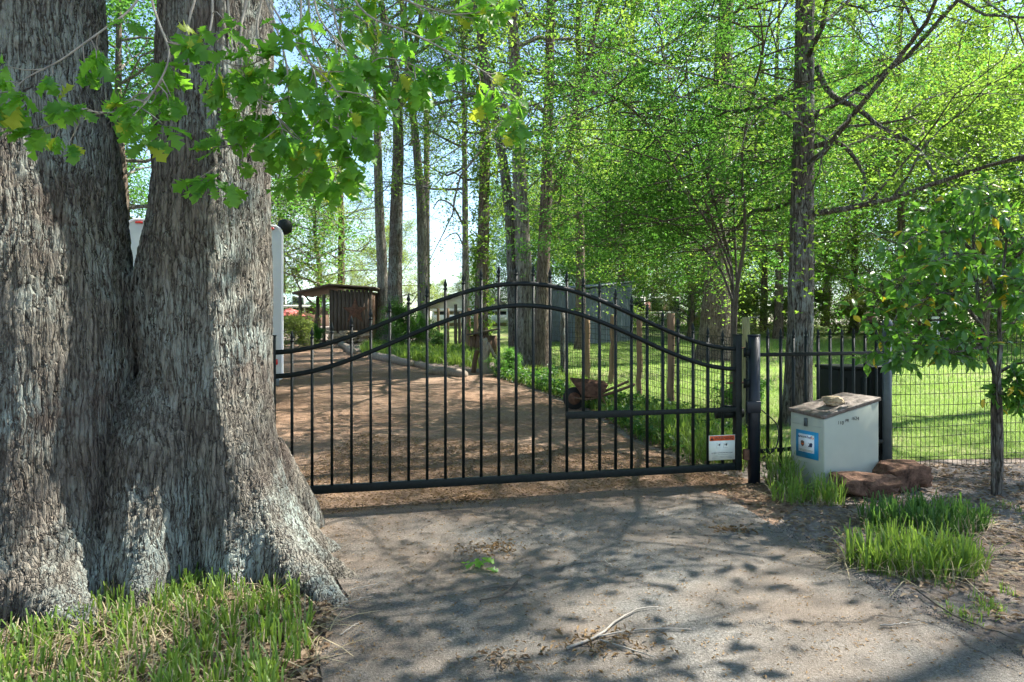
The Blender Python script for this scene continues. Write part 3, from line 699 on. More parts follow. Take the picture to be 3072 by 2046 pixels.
FA, FB = np.array((2.36, 6.48, 0)), np.array((3.83, 7.06, 0)); FD = FB - FA; FL = np.linalg.norm(FD); FD /= FL; FRZ = math.atan2(FD[1], FD[0])
fpan = thing('picket_fence', FA, 'short black iron picket fence panel behind the parcel box', 'fence')
for z, h in ((1.215, .035), (.30, .035)): MB().beam(FA + (0, 0, z), FB + (0, 0, z), .035, h).build('rail', M['iron'], fpan, bevel=.002)
for i in range(10):
    p = FA + FD * (FL * (i + .55) / 10.1); picket_parts(fpan, p, .12, 1.47, FRZ, M['iron'])
cable = spline([pp + (.06, -.03, .70), pp + (.22, .0, .55), pp + (.20, -.02, .35), pp + (.06, -.04, .25)], 16)
tag(MB().tube(cable, .006, 6).build('power_cable', M['rubber'], None, True), 'thin black cable looping beside the round gate post', 'cable')

# wire mesh fences
def wire_mesh(parent, A, B, z0, z1, sv, sh, r=.0028, sag=.012, seed=0):
    rng = np.random.default_rng(seed); A = np.array(A, float); B = np.array(B, float); L = np.linalg.norm((B - A)[:2]); m = MB()
    nv = int(L / sv); nh = int((z1 - z0) / sh)
    P = lambda s, z: np.array((A[0] + (B[0] - A[0]) * s, A[1] + (B[1] - A[1]) * s + sag * rn(s * L * 1.3, z * 2, seed), ground_z(A[1] + (B[1] - A[1]) * s) + z + sag * rn(s * L * 1.1, z * 3, seed + 5)))
    for i in range(nv + 1):
        s = i / nv; m.add(*tube(np.array([P(s, z) for z in np.linspace(z0, z1, 5)]), r, 3))
    for j in range(nh + 1):
        z = z0 + (z1 - z0) * j / nh; m.add(*tube(np.array([P(s, z) for s in np.linspace(0, 1, int(L / .25) + 2)]), r * 1.1, 3))
    o = m.build('wire_mesh', M['iron'], parent); o['kind'] = 'stuff'; return o
gp_ = np.array((3.90, 7.1, 0))
wf = thing('wire_fence', gp_, 'wire mesh fence on a grey steel post along the lawn beside the parcel box', 'fence')
MB().tube(np.array([gp_ + (0, 0, -.1), gp_ + (0, 0, 1.49)]), .045, 20).build('post', M['steel_grey'], wf, True)
MB().lathe(gp_ + (0, 0, 1.485), [(.05, 0), (.055, .02), (.045, .06), (.02, .08)], 18).build('post_cap', M['steel_grey'], wf, True)
wire_mesh(wf, gp_ + (.05, 0, 0), (6.9, 7.6, 0), .02, 1.42, .055, .105, .0034, .03, 2)
pl2 = np.array((6.95, 7.6, 0)); MB().tube(np.array([pl2 + (0, 0, -.1), pl2 + (0, 0, 1.5)]), .045, 16).build('post', M['steel_grey'], wf, True)
wire_mesh(wf, (6.95, 7.62, 0), (13, 7.4, 0), .02, 1.42, .11, .105, .0026, .03, 3)
lan = at(2608, 965, 7.12)
bird = thing('post_lantern', lan, 'small brown box lantern clipped beside the grey fence post', 'lantern')
MB().box(lan + (0, 0, .03), (.07, .07, .08)).build('body', M['plank_brown'], bird); MB().lathe(lan + (0, 0, .072), [(.06, 0), (.055, .012), (.02, .03)], 12).build('lid', M['plank_brown'], bird)
MB().beam(lan + (0, 0, -.01), gp_ + (0, 0, 1.45), .015, .015).build('arm', M['iron'], bird)

# black bin behind the panel
bc = np.array((3.72, 7.42, 0)); binb = thing('plastic_bin', bc, 'black ribbed plastic bin behind the picket panel', 'bin')
MB().prism([bc + (-.24, -.22, 0), bc + (.25, -.22, 0), bc + (.29, -.24, 1.03), bc + (-.30, -.24, 1.03)], (0, .5, 0)).build('body', M['black_plastic'], binb, bevel=.01)
MB().box(bc + (0, 0.01, 1.05), (.62, .54, .035)).build('lid', M['black_plastic'], binb, bevel=.01)
for q in range(6): MB().box(bc + np.array((-.2 + q * .08, -.236, .55)), (.02, .02, .8)).build('rib', M['black_plastic'], binb)

# ------------------------------------------------------------------ parcel box
def parcel_box():
    L, Fc, Rr, Bk = np.array((2.65, 6.5)), np.array((2.79, 6.1)), np.array((3.387, 6.3)), np.array((3.247, 6.7))
    z = {'L': .675, 'F': .65, 'R': .795, 'B': .805}
    b = thing('parcel_box', (2.95, 6.38, 0), 'pale grey-green parcel drop box with sloping brown lid and blue sticker', 'box')
    low = [np.array((*p, -.02)) for p in (L, Fc, Rr, Bk)]; top = [np.array((*p, z[k])) for p, k in zip((L, Fc, Rr, Bk), 'LFRB')]
    m = MB(); m.add(np.array(low + top), np.array([(0, 1, 5, 4), (1, 2, 6, 5), (2, 3, 7, 6), (3, 0, 4, 7), (4, 5, 6, 7), (3, 2, 1, 0)])); m.build('body', M['box_plastic'], b, bevel=.012)
    c = sum(top) / 4; T2 = [c + (t - c) * np.array((1.05, 1.05, 1)) + np.array((0, 0, .002)) for t in top]
    t = NT('lid_litter'); v = t.coord(); f = t.noise(v, 26, 5, .7); 
    t.surf(t.ramp(f, [(.35, (.085, .06, .045)), (.6, (.16, .13, .11)), (.75, (.4, .38, .36))]), .7, 0, t.bump(f, .004))
    m = MB(); m.add(np.array(T2 + [p + np.array((0, 0, .034)) for p in T2]), np.array([(0, 1, 5, 4), (1, 2, 6, 5), (2, 3, 7, 6), (3, 0, 4, 7), (4, 5, 6, 7), (3, 2, 1, 0)]))
    m.build('lid', t.m, b, bevel=.006)
    # front face (L-F): latch, door seam, sticker
    xf = np.array((*(Fc - L), 0)); wf_ = np.linalg.norm(xf); xf /= wf_; up = np.array((0, 0, 1.0)); nf = np.cross(xf, up)
    fp = lambda s, zz, o=0.002: np.array((*L, 0)) + xf * s * wf_ + up * zz + nf * o
    panel(b, 'seam', M['ink_grey'], fp(.5, .575), xf, up, wf_ * .86, .004, .0015)
    h = panel(b, 'hasp', M['steel_grey'], fp(.49, .60), xf, up, .035, .075, .012); 
    st = panel(b, 'sticker', M['sticker_blue'], fp(.52, .395, .003), xf, up, wf_ * .66, .25, .002, [(-.5, -.5), (.5, -.5), (.49, .5), (-.5, .5)])
    pa = panel(st, 'paper', M['paper'], fp(.50, .405, .0052), xf, up, wf_ * .46, .165, .001)
    q = .0066
    put_text('amazon', .034, M['ink'], st, fp(.39, .463, q), xf, up, True)
    put_text('Fed', .036, M['purple'], st, fp(.585, .463, q), xf, up, True); put_text('Ex', .036, M['orange'], st, fp(.685, .463, q), xf, up, True)
    panel(st, 'shield', M['shield_brown'], fp(.39, .398, q), xf, up, .042, .056, .0006, [(-.5, .4), (0, .5), (.5, .4), (.5, -.1), (.3, -.35), (0, -.5), (-.3, -.35), (-.5, -.1)])
    put_text('ups', .02, M['orange'], st, fp(.39, .398, q + .001), xf, up, True)
    panel(st, 'eagle', M['navy'], fp(.62, .398, q), xf, up, .055, .042, .0006, [(-.5, -.5), (.35, -.5), (.5, .2), (.2, .5), (-.1, .2), (-.45, .45), (-.2, 0)])
    for zz, w in ((.345, .4), (.335, .36)): panel(st, 'fine_print', M['ink_grey'], fp(.5, zz, q), xf, up, wf_ * w, .005, .0005)
    # side face (F-R): hand-written number
    xs = np.array((*(Rr - Fc), 0)); ws = np.linalg.norm(xs); xs /= ws; ns = np.cross(xs, up)
    sp = lambda s, zz, o=0.002: np.array((*Fc, 0)) + xs * s * ws + up * zz + ns * o
    put_text('110', .046, M['ink'], b, sp(.29, .612), xs, up + xs * .15); put_text('PR', .042, M['ink'], b, sp(.41, .628), xs, up + xs * .1); put_text('3624', .046, M['ink'], b, sp(.55, .645), xs, up + xs * .15)
    return c
lid_c = parcel_box()

def rock(name, c, size, mat, label, cat='rock', seed=0, group=None, flatten=1.0, rz=0.0):
    bm = bmesh.new(); bmesh.ops.create_icosphere(bm, subdivisions=3, radius=1)
    for v in bm.verts:
        n = mnoise.noise(v.co * 1.3 + Vector((seed * 7, 0, 0))) * .35 + mnoise.noise(v.co * 3.5 + Vector((0, seed * 5, 0))) * .22 + mnoise.noise(v.co * 8 + Vector((0, seed * 5, 0))) * .08
        v.co *= 1 + n
        for a in range(3): v.co[a] = max(-.78, min(.78, v.co[a])) * (1 / .78)
        v.co = Vector((v.co.x * size[0], v.co.y * size[1], v.co.z * size[2])) * .5
    bmesh.ops.rotate(bm, verts=bm.verts, cent=(0, 0, 0), matrix=Matrix.Rotation(rz, 3, 'Z'))
    me = bpy.data.meshes.new(name); bm.to_mesh(me); bm.free(); me.materials.append(mat)
    o = link(name, me); o.location = tuple(c); return tag(o, label, cat, group)
rp = np.array((2.98, 6.33, 0)); rock('rock', (rp[0], rp[1], .795), (.17, .13, .085), M['rock'], 'tan jagged rock lying on the parcel box lid', seed=3, rz=.4)
p = on_ground(2570, 1500); rock('stone_slab', (p[0] + .12, 5.95, .10), (.50, .32, .21), M['rock_red'], 'low rusty-brown stone leaning on the parcel box foot', 'stone', 4, None)
p = on_ground(2680, 1470); rock('stone_block', (3.55, 6.22, .12), (.44, .34, .25), M['rock_red'], 'squarish dark red stone block beyond the parcel box corner', 'stone', 9, None, rz=.25)

# ------------------------------------------------------------------ trees along the drive and behind
TALL = 'tall trees standing between the drive and the houses'
tree('tall_tree', 'slim grey trunk with ivy close behind the plank shed, dark trunk beside it', [(1150, 1030), (1148, 850), (1137, 600), (1130, 300), (1122, 0)], 29, .26, 'tall_a', 'bark_grey', 1.15, .4, group=TALL, crown_dz=3.0)
tree('tall_tree', 'dark rough-barked tree forking into two limbs behind the plank shed', [(1182, 1035), (1185, 850), (1190, 600), (1195, 420), (1188, 250), (1165, 120)], 26, .31, 'tall_a', 'bark_dark', 1.1, 2.2,
     branches=[([(1193, 330, 26), (1222, 240, 26), (1232, 190, 25.8), (1258, 80, 25.5), (1270, -60, 25)], .17, 26)], group=TALL, crown_dz=3.0)
tree('tall_tree', 'smooth pale leaning trunk right beside the bare utility pole', [(1270, 1035), (1268, 850), (1262, 600), (1245, 400), (1225, 220), (1205, 0)], 27, .24, 'tall_b', 'bark_grey', 1.1, 4.0, group=TALL, crown_dz=3.0)
tree('tall_tree', 'slender trunk with bare lower twigs between the pole and the ivy-clad trunk', [(1398, 1050), (1396, 700), (1393, 400), (1390, 200), (1386, 0)], 25, .15, 'tall_c', 'bark_grey', .95, 1.1, group=TALL, crown_dz=2.5,
     branches=[([(1396, 690, 25), (1360, 620, 24.6), (1320, 600, 24.4), (1300, 625, 24.3)], .045, 25), ([(1393, 540, 25), (1350, 515, 24.6), (1300, 560, 24.4)], .04, 25), ([(1397, 760, 25), (1370, 700, 24.8), (1330, 720, 24.5)], .035, 25)])
t5, S5, b5 = tree('tall_tree', 'straight trunk wrapped in bright ivy leaves beside the leaning stump', [(1440, 1065), (1446, 850), (1452, 600), (1456, 300), (1442, 100), (1430, -100)], 22, .23, 'tall_b', 'bark_brown', 1.05, 5.0, group=TALL, crown_dz=3.0)
tree('tall_tree', 'slender trunk leaning away from the patchy grey one it shares a foot with', [(1548, 1105), (1540, 900), (1535, 730), (1515, 520), (1480, 330), (1450, 150), (1425, 0)], 17.8, .17, None, 'bark_dark', 1.0, 0, group=TALL)
tree('tall_tree', 'thick patchy grey trunk with dark slender trunk at its side', [(1578, 1108), (1574, 850), (1562, 600), (1550, 300), (1535, 0), (1530, -200)], 17.5, .235, 'tall_a', 'bark_grey', 1.0, 3.1, group=TALL)
tree('tall_tree', 'brown flaky trunk with one long rising limb beside the patchy pair', [(1622, 1104), (1628, 850), (1640, 550), (1646, 300), (1652, 0), (1655, -200)], 17, .185, 'tall_b', 'bark_brown', 1.0, .8,
     branches=[([(1645, 575, 17), (1680, 540, 16.8), (1720, 400, 16.5), (1745, 280, 16.3), (1790, 60, 16), (1830, -150, 15.6)], .12, 17), ([(1740, 300, 16.4), (1850, 260, 16), (1960, 215, 15.5), (2060, 200, 15)], .045, 16), ([(1652, 700, 17), (1700, 660, 16.6), (1780, 630, 16.2), (1860, 620, 15.8)], .05, 17)], group=TALL)
tree('tall_tree', 'straight brown trunk in front of the corrugated shed', [(1742, 1045), (1741, 800), (1738, 500), (1735, 0)], 24, .19, 'tall_a', 'bark_brown', 1.1, 5.6, group=TALL)
tree('tall_tree', 'leaning brown trunk at the far corner of the corrugated shed', [(1852, 1010), (1858, 850), (1875, 650), (1890, 400), (1900, 0)], 33, .28, 'tall_b', 'bark_brown', 1.2, 2.7, group=TALL)
tree('tall_tree', 'broad red-brown trunk with flaring foot on the lawn', [(2150, 1085), (2148, 900), (2150, 700), (2160, 400), (2175, 100), (2185, -200)], 20, .40, 'tall_b', 'bark_brown', 1.15, 1.9, group=TALL, flare=1.9)
T12, S12, b12 = tree('tall_tree', 'tall straight lichen-grey trunk just behind the picket panel', [(2388, 1285), (2400, 1000), (2405, 700), (2410, 400), (2416, 0), (2424, -400)], 9.7, .19, 'tall_c', 'bark_dark', .85, 3.6, group=TALL, flare=1.35,
     branches=[([(2452, 200, 9.7), (2490, 280, 9.5), (2580, 330, 9.2), (2640, 380, 9), (2740, 430, 8.6), (2800, 520, 8.2)], .045, 9.7),
               ([(2440, 440, 9.7), (2520, 430, 9.5), (2590, 520, 9.3), (2588, 600, 9.2)], .04, 9.7), ([(2540, 380, 9.4), (2680, 365, 9.1), (2760, 340, 8.8)], .022, 9)])
for i, (x, d, r, key, lab) in enumerate([(2334, 31, .2, 'tall_b', 'twin-looking pale trunk far behind the round gate post'), (2290, 38, .2, 'tall_a', 'thin far trunk beside the shingled roof'), (2700, 27, .18, 'tall_b', 'dark far trunk behind the sapling leaves'),
        (2960, 30, .22, 'round_b', 'trunk at the far lawn edge behind the sapling stem'), (2560, 36, .2, 'tall_a', 'thin trunk far behind the picket panel on the lawn edge'), (1020, 37, .22, 'tall_c', 'thin trunk rising behind the plank shed roof')]):
    tree('tall_tree', lab, [(x, 1000), (x + 4, 700), (x - 6, 300), (x + 5, 0)], d, r, key, 'bark_brown', 1.05, i * 1.3, group=TALL)

# unseen trees outside the view; thin-crowned ones added to dapple the drive
for i, (x, y, key, s, lab) in enumerate([(10.2, 6.9, 'tall_thin', .95, 'slim tree on bare soil outside the wire fence'), (12.5, 13.0, 'tall_thin', 1.0, 'tall tree on the lawn behind the wire fence corner'), (14.0, 10.8, 'tall_thin', 1.15, 'tall tree far along the wire fence'), (-9, 8, 'tall_a', 1.1, 'tall tree beyond the camper'), (-7, -3, 'tall_b', 1.0, 'roadside tree opposite the oak')]):
    b = np.array((x, y, ground_z(y))); t = thing('tall_tree', b, lab, 'tree', TALL)
    S = spline([b + (0, 0, -.1), b + (.15, .1, 4), b + (-.1, .1, 9), b + (0, 0, 15 * s)], 24)
    MB().tube(S, np.linspace(.24, .05, 24), 12).build('trunk', M['bark_dark'], t, True); put_crown(key, t, (0, 0, 0), s, i * 1.7)

# leafy wall behind
BACK = 'leafy trees beyond the lawn and houses'
walls = [(-26, 40, 'round_b', 1.5, 'green tree far behind the camper'), (-19.5, 34, 'round_b', 1.9, 'dark green tree seen through the oak fork'), (-10.6, 37, 'round_c', .95, 'pale airy tree behind the plank shed'),
         (-7.2, 43, 'round_c', .7, 'pale tree behind the utility pole foot'), (-3.2, 62, 'round_c', .75, 'low pale tree behind the white gable house'), (2.5, 58, 'round_b', 1.1, 'green tree behind the corrugated shed'), (6.3, 41, 'round_b', 1.0, 'green tree next to the shed wall'),
         (8.0, 31, 'round_c', .55, 'small rounded yellow-green tree by the red roof'), (11.5, 44, 'round_a', 1.3, 'bright tree behind the shingled roof'), (16, 38, 'round_a', 1.35, 'bright tree across the lawn'), (20.5, 33, 'round_a', 1.35, 'large bright tree at the lawn end'),
         (25, 29, 'round_b', 1.2, 'mid-green tree at the lawn end beyond the sapling'), (29, 40, 'round_a', 1.6, 'tall bright tree farthest along the lawn'), (22, 48, 'round_b', 1.7, 'broad green tree far behind the lawn'), (12, 58, 'round_b', 1.6, 'green tree far behind the bright ones'),
         (-19, 56, 'round_b', 1.5, 'green tree far behind the teal roof'), (-22, 22, 'round_b', 1.0, 'green tree beyond the camper on the gravel side'), (16.5, 24, 'round_a', .95, 'bright drooping tree on the lawn'), (8.5, 56, 'round_a', 1.6, 'tall bright tree behind the red-roofed house'), (1.5, 66, 'round_b', 1.5, 'tall green tree farthest behind the metal shed'), (4.8, 48, 'round_a', 1.1, 'bright tree just behind the metal shed')]
for i, (x, y, key, s, lab) in enumerate(walls):
    b = np.array((x, y, ground_z(y))); t = thing('leafy_tree', b, lab, 'tree', BACK)
    S = spline([b + (0, 0, -.1), b + (.2, 0, 3 * s), b + (-.1, 0, 6 * s), b + (0, 0, 10 * s)], 14)
    MB().tube(S, np.linspace(.2, .04, 14) * s, 9).build('trunk', M['bark_brown'], t, True); put_crown(key, t, (0, 0, 0), s, i * 2.1)

FAR = 'distant trees closing the view beyond the houses'
rng = np.random.default_rng(19)
for i in range(22):
    x = -34 + i * 4.3 + rng.uniform(-1, 1); y = 70 + rng.uniform(-4, 6); b = np.array((x, y, ground_z(y))); low = x < 4
    s = rng.uniform(.5, .65) if low else rng.uniform(1.0, 1.35); key = 'round_c' if low else ('round_a', 'round_b')[i % 2]
    t = thing('leafy_tree', b, ('low pale' if low else 'full green') + ' tree in the distant row beyond the houses', 'tree', FAR)
    MB().tube(np.array([b + (0, 0, -.1), b + (0, 0, 8 * s)]), np.array((.18, .04)) * s, 7).build('trunk', M['bark_brown'], t, True); put_crown(key, t, (0, 0, -1.0 * s), s * 1.1, i * 1.9)

# low hedge-like shrubs closing the far lawn edge
rng = np.random.default_rng(9)
SHR = 'shrubs along the far lawn edge'
for i in range(11):
    x = 10 + i * 1.9 + rng.uniform(-.5, .5); y = 33 + rng.uniform(-1.5, 3); b = np.array((x, y, ground_z(y)))
    t = thing('shrub', b, 'rounded pale green shrub in the row along the far lawn edge', 'shrub', SHR); put_crown('shrub_pale', t, (0, 0, 0), rng.uniform(1.0, 1.5), rng.uniform(0, 6))
for (px, py, d, s, key, lab) in [(885, 1030, 24, .72, 'shrub_pale', 'leafy yellow-green shrub beside the camper'), (940, 1030, 25, .5, 'shrub', 'small leafy shrub in front of the plank shed posts'), (1200, 1050, 24, .75, 'shrub_dark', 'dark viny shrub at the foot of the rough-barked tree'),
        (1250, 1045, 24.5, .7, 'shrub', 'green viny shrub beside the utility pole'), (1320, 1050, 23, .3, 'shrub_dark', 'low dark shrub by the small fence stakes'), (1530, 1130, 16, .35, 'shrub', 'straggly shrub at the foot of the patchy pair'), (2240, 1230, 10.5, .4, 'shrub', 'small leafy sprout behind the middle of the gate hinge')]:
    b = at(px, py, d); b[2] = ground_z(d); t = thing('shrub', b, lab, 'shrub'); put_crown(key, t, (0, 0, 0), s, px)

def ivy(S, parent, base, z0, z1, n, r, seed, L=.11, mat='leaf_bright'):
    rng = np.random.default_rng(seed); idx = rng.uniform(0, 1, n); z = base[2] + z0 + (z1 - z0) * idx
    i = np.clip(np.searchsorted(S[:, 2], z), 1, len(S) - 1); a = rng.uniform(0, 6.28, n)
    rr = r * rng.uniform(.85, 1.7, n)
    P = np.stack([S[i, 0] + np.cos(a) * rr, S[i, 1] + np.sin(a) * rr, z], 1) - base
    keep = np.array([rn(*(p * .9), seed) for p in P]) > -.12; P = P[keep]
    V, Fa = rhombs(P, *frames(len(P), rng, .3, .4), rng.uniform(L * .6, L * 1.2, len(P)), .75)
    o = link('ivy', mesh_np('ivy', V, [Fa], [M[mat]]), parent); o['kind'] = 'stuff'
ivy(S5, t5, b5, .5, 9.5, 4200, .26, 3)
ivy(S12, T12, b12, 1.5, 7, 420, .25, 8, .09)

# ------------------------------------------------------------------ understory tree with many stems
def understory():
    base = at(2196, HZ, 11.0); base[2] = ground_z(11); t = thing('understory_tree', base, 'many-stemmed small tree with layered bright leaves behind the gate', 'tree')
    rng = np.random.default_rng(21); lines = []; anchors = []
    stems = [[(2195, 1235), (2198, 950), (2190, 780), (2130, 560), (2080, 380), (2060, 200), (2050, -60)], [(2200, 1235), (2208, 900), (2235, 700), (2225, 480), (2255, 300), (2290, 150), (2320, 0)],
             [(2196, 850), (2150, 720), (2080, 600), (1980, 430), (1900, 330), (1820, 280)], [(2192, 800), (2150, 690), (2100, 560), (2040, 370), (1990, 150), (1960, -80)], [(2212, 860), (2206, 740), (2205, 560), (2250, 400), (2330, 330)],
             [(2197, 900), (2150, 790), (2060, 700), (1950, 640), (1850, 690), (1780, 740)]]
    for si, sp_ in enumerate(stems):
        dd = np.linspace(11, 11 + rng.uniform(-2.2, 1.6), len(sp_)); S = spline([at(x, y, d) for (x, y), d in zip(sp_, dd)], 22)
        lines.append((S - base, np.linspace(.036 if si < 2 else .022, .006, 22), 0))
        for i in range(9 if si < 2 else 5, 22):
            for q in range(2 if i < 21 else 3):
                a = rng.uniform(0, 6.28); d = np.array((math.cos(a), math.sin(a) * .8, rng.uniform(-.1, .35)))
                grow(rng, lines, anchors, S[i] - base, d, rng.uniform(.9, 1.9), .014, 1, 3, (4, 4, 4), (R(25), R(60)), (.0, .0, -.02, -.06), .18)
    link('stems', lines_mesh(lines, 'stems', M['twig'], rmin=.0055), t)
    n = len(anchors); keep = [a for a in anchors if rng.random() < .55]
    link('crown', leaf_mesh('understory_crown', keep, 8, .08, .062, M['leaf_mid'], rng, .5, 1.0, .15, .45), t)
    return len(keep) * 5
NL['under'] = understory()

# ------------------------------------------------------------------ glossy-leaved sapling in front of the wire fence
def laurel_leaf(seed):
    rng = np.random.default_rng(seed); t = np.linspace(0, 1, 7); w = np.sin(math.pi * t ** .9) * .21 + .004
    mid = np.stack([np.zeros(7), t, -.25 * t ** 2], 1); Lf = np.stack([-w, t, mid[:, 2] + w * .35 + rng.normal(0, .015, 7)], 1); Rt = np.stack([w, t, mid[:, 2] + w * .35 + rng.normal(0, .015, 7)], 1)
    V = np.concatenate([mid, Lf, Rt]); i = np.arange(6)
    return mesh_np('laurel_leaf', V, [np.concatenate([np.stack([i, i + 1, i + 8, i + 7], 1), np.stack([i, i + 14, i + 15, i + 1], 1)])], [M['leaf_laurel']], smooth=True)
def sapling():
    LM = [laurel_leaf(i) for i in range(4)]; rng = np.random.default_rng(31)
    base = on_ground(2988, 1486); t = thing('sapling', base, 'sapling with forked stem and dark glossy leaves, a few yellow', 'tree'); D = base[1]
    A = lambda L, d0, d1, n=16: spline([at(x, y, d) for (x, y), d in zip(L, np.linspace(d0, d1, len(L)))], n)
    s1 = A([(2985, 1500), (2984, 1350), (2982, 1200), (2985, 1120), (2960, 1060), (2945, 1000), (2930, 850), (2920, 700), (2925, 560)], D, D + .1, 30)
    s2 = A([(2996, 1500), (3000, 1350), (2998, 1220), (2995, 1130), (3000, 1040), (2998, 950), (3010, 800), (3030, 650)], D, D - .2, 30)
    MB().tube(s1, np.linspace(.034, .010, 30), 10).tube(s2, np.linspace(.032, .009, 30), 10).build('stem', M['bark_dark'], t, True)
    br = [([(2985, 1125), (3040, 1095), (3110, 1085), (3200, 1100)], 0, -.1), ([(2950, 1020), (2890, 975), (2800, 960), (2700, 985), (2640, 1050)], 0, .1), ([(2930, 900), (2850, 860), (2740, 850), (2650, 880), (2600, 960)], 0, .3), ([(2925, 760), (2850, 700), (2760, 700), (2680, 760)], 0, -.5),
          ([(3000, 1000), (3080, 940), (3160, 930)], 0, .2), ([(3008, 820), (3080, 740), (3160, 720)], 0, -.4), ([(3000, 900), (2940, 800), (2860, 760), (2780, 800)], -.1, -.7), ([(2940, 980), (2860, 1010), (2760, 1040), (2700, 1075)], 0, -.3), ([(2925, 640), (2860, 610), (2790, 640)], 0, .4),
          ([(3020, 720), (2980, 640), (2960, 560)], 0, -.5), ([(2945, 980), (2880, 900), (2820, 880), (2720, 930)], 0, -.7), ([(3000, 1180), (3050, 1183), (3120, 1170)], 0, -.2), ([(2960, 1040), (2900, 1050), (2850, 1060)], 0, -.4), ([(3005, 880), (3060, 860), (3130, 850)], 0, -.6), ([(2930, 840), (2830, 790), (2700, 820)], 0, .6)]
    leaves = []
    for L, a, b in br:
        S = A(L, D + a, D + b, 16); m = MB().tube(S, np.linspace(.016, .004, 16), 6)
        for i in range(4, 16):
            for q in range(2 if i < 15 else 3):
                sd = rng.normal(0, 1, 3); sd[2] *= .7; sd /= np.linalg.norm(sd); e = S[i] + sd * rng.uniform(.08, .3)
                m.tube(np.array([S[i], (S[i] + e) / 2 + (0, 0, .015), e]), np.array((.004, .003, .002)), 4)
                for j in range(rng.integers(5, 10)):
                    ld = sd * .5 + rng.normal(0, .7, 3) + np.array((0, 0, -.3)); leaves.append((S[i] + (e - S[i]) * rng.uniform(.4, 1) + rng.normal(0, .012, 3), ld, rng.normal(0, .5, 3) + np.array((0, -.3, .9)), rng.uniform(.07, .125)))
        m.build('branch', M['bark_dark'], t, True)
    rng.shuffle(leaves); V = []; Fq = []; n = 0; vm = [np.array([x.co for x in me.vertices]) for me in LM]; fm = [np.array([list(x.vertices) for x in me.polygons]) for me in LM]
    for q, (p, d, nr, L) in enumerate(leaves):
        px = CX + p[0] / p[1] * F_PX
        if q < 330 and px < 3120 and n >= 0 and q < 300: place_leaf(LM[q % 4], p, d, nr, L, t)
        else:
            d = d / np.linalg.norm(d); x = np.cross(d, nr); x /= np.linalg.norm(x); z = np.cross(x, d); V.append(vm[q % 4] @ np.stack([x, d, z]) * L + p - base); Fq.append(fm[q % 4] + n); n += len(vm[0])
    o = link('leaves', mesh_np('leaves', np.concatenate(V), [np.concatenate(Fq)], [M['leaf_laurel']], smooth=True), t); o['kind'] = 'stuff'
sapling()

# ------------------------------------------------------------------ blades: liriope, lawn, ground cover
def blades(C, L, rng, w=.008, lean=.35, seg=3, blunt=.7, curve=.5):
    "strap leaves rooted at C (n,3)"
    n = len(C); az = rng.uniform(0, 6.28, n); ln = np.abs(rng.normal(0, lean, n)) + .03; L = np.broadcast_to(L, (n,)) * rng.uniform(.65, 1.15, n)
    d = np.stack([np.cos(az), np.sin(az), np.zeros(n)], 1); s = np.stack([-np.sin(az), np.cos(az), np.zeros(n)], 1)
    rows = []
    for j in range(seg + 1):
        t = j / seg; h = L * t * (1 - curve * ln * t * .6); o = L * ln * (t * .5 + curve * t * t)
        ww = w * (1 - (1 - blunt) * t ** 2) * (.75 if j == 0 else 1)
        c = C + d * o[:, None]; c[:, 2] += h
        rows.append(c - s * ww / 2); rows.append(c + s * ww / 2)
    V = np.stack(rows, 1).reshape(-1, 3); k = 2 * (seg + 1); i = np.arange(n)[:, None] * k
    Q = np.concatenate([i + np.array((2 * j, 2 * j + 1, 2 * j + 3, 2 * j + 2)) for j in range(seg)])
    return V, Q
def clumps(centres, per, rad, rng):
    C = np.repeat(np.asarray(centres), per, 0); a = rng.uniform(0, 6.28, len(C)); r = rad * np.sqrt(rng.uniform(0, 1, len(C)))
    C = C + np.stack([np.cos(a) * r, np.sin(a) * r, np.full(len(C), -.01)], 1); return C
def inside(poly, x, y):
    poly = np.asarray(poly); c = np.zeros(len(x), bool); j = len(poly) - 1
    for i in range(len(poly)):
        (xi, yi), (xj, yj) = poly[i], poly[j]
        hit = ((yi > y) != (yj > y)) & (x < (xj - xi) * (y - yi) / (yj - yi + 1e-12) + xi); c ^= hit; j = i
    return c
def scatter(poly, n, rng):
    poly = np.asarray(poly); lo, hi = poly.min(0), poly.max(0); out = []
    tot = 0
    while tot < n:
        x = rng.uniform(lo[0], hi[0], n * 2); y = rng.uniform(lo[1], hi[1], n * 2); k = inside(poly, x, y); out.append(np.stack([x[k], y[k]], 1)); tot += k.sum()
    P = np.concatenate(out)[:n]; return np.column_stack([P, [ground_z(v) for v in P[:, 1]]])
rng = np.random.default_rng(50)
OAKBED = [gp(-400, 2046), gp(-300, 1930), gp(150, 1910), gp(330, 1800), gp(480, 1720), gp(560, 1690), gp(760, 1700), gp(900, 1800), gp(960, 1900), gp(930, 2046), (-1.0, 2.2), (-3.2, 2.2)]
cen = scatter(OAKBED, 520, rng); C = clumps(cen, 7, .022, rng); m = MB(); m.add(*[x if i == 0 else [x] for i, x in enumerate(blades(C, .15, rng, .009, .30, 3, .8, .6))])
m.build('liriope_bed', M['blade'], None); tag(bpy.data.objects['liriope_bed'], 'bright clipped grassy ground cover round the oak foot', 'ground cover', kind='stuff')
C = clumps(scatter(OAKBED, 700, rng), 3, .05, rng); m = MB(); m.add(*[x if i == 0 else [x] for i, x in enumerate(blades(C, .16, rng, .007, 1.1, 3, .4, .8))])
tag(m.build('dry_blades', M['blade_dry'], None), 'withered straw blades among the ground cover at the oak foot', 'dry grass', kind='stuff')

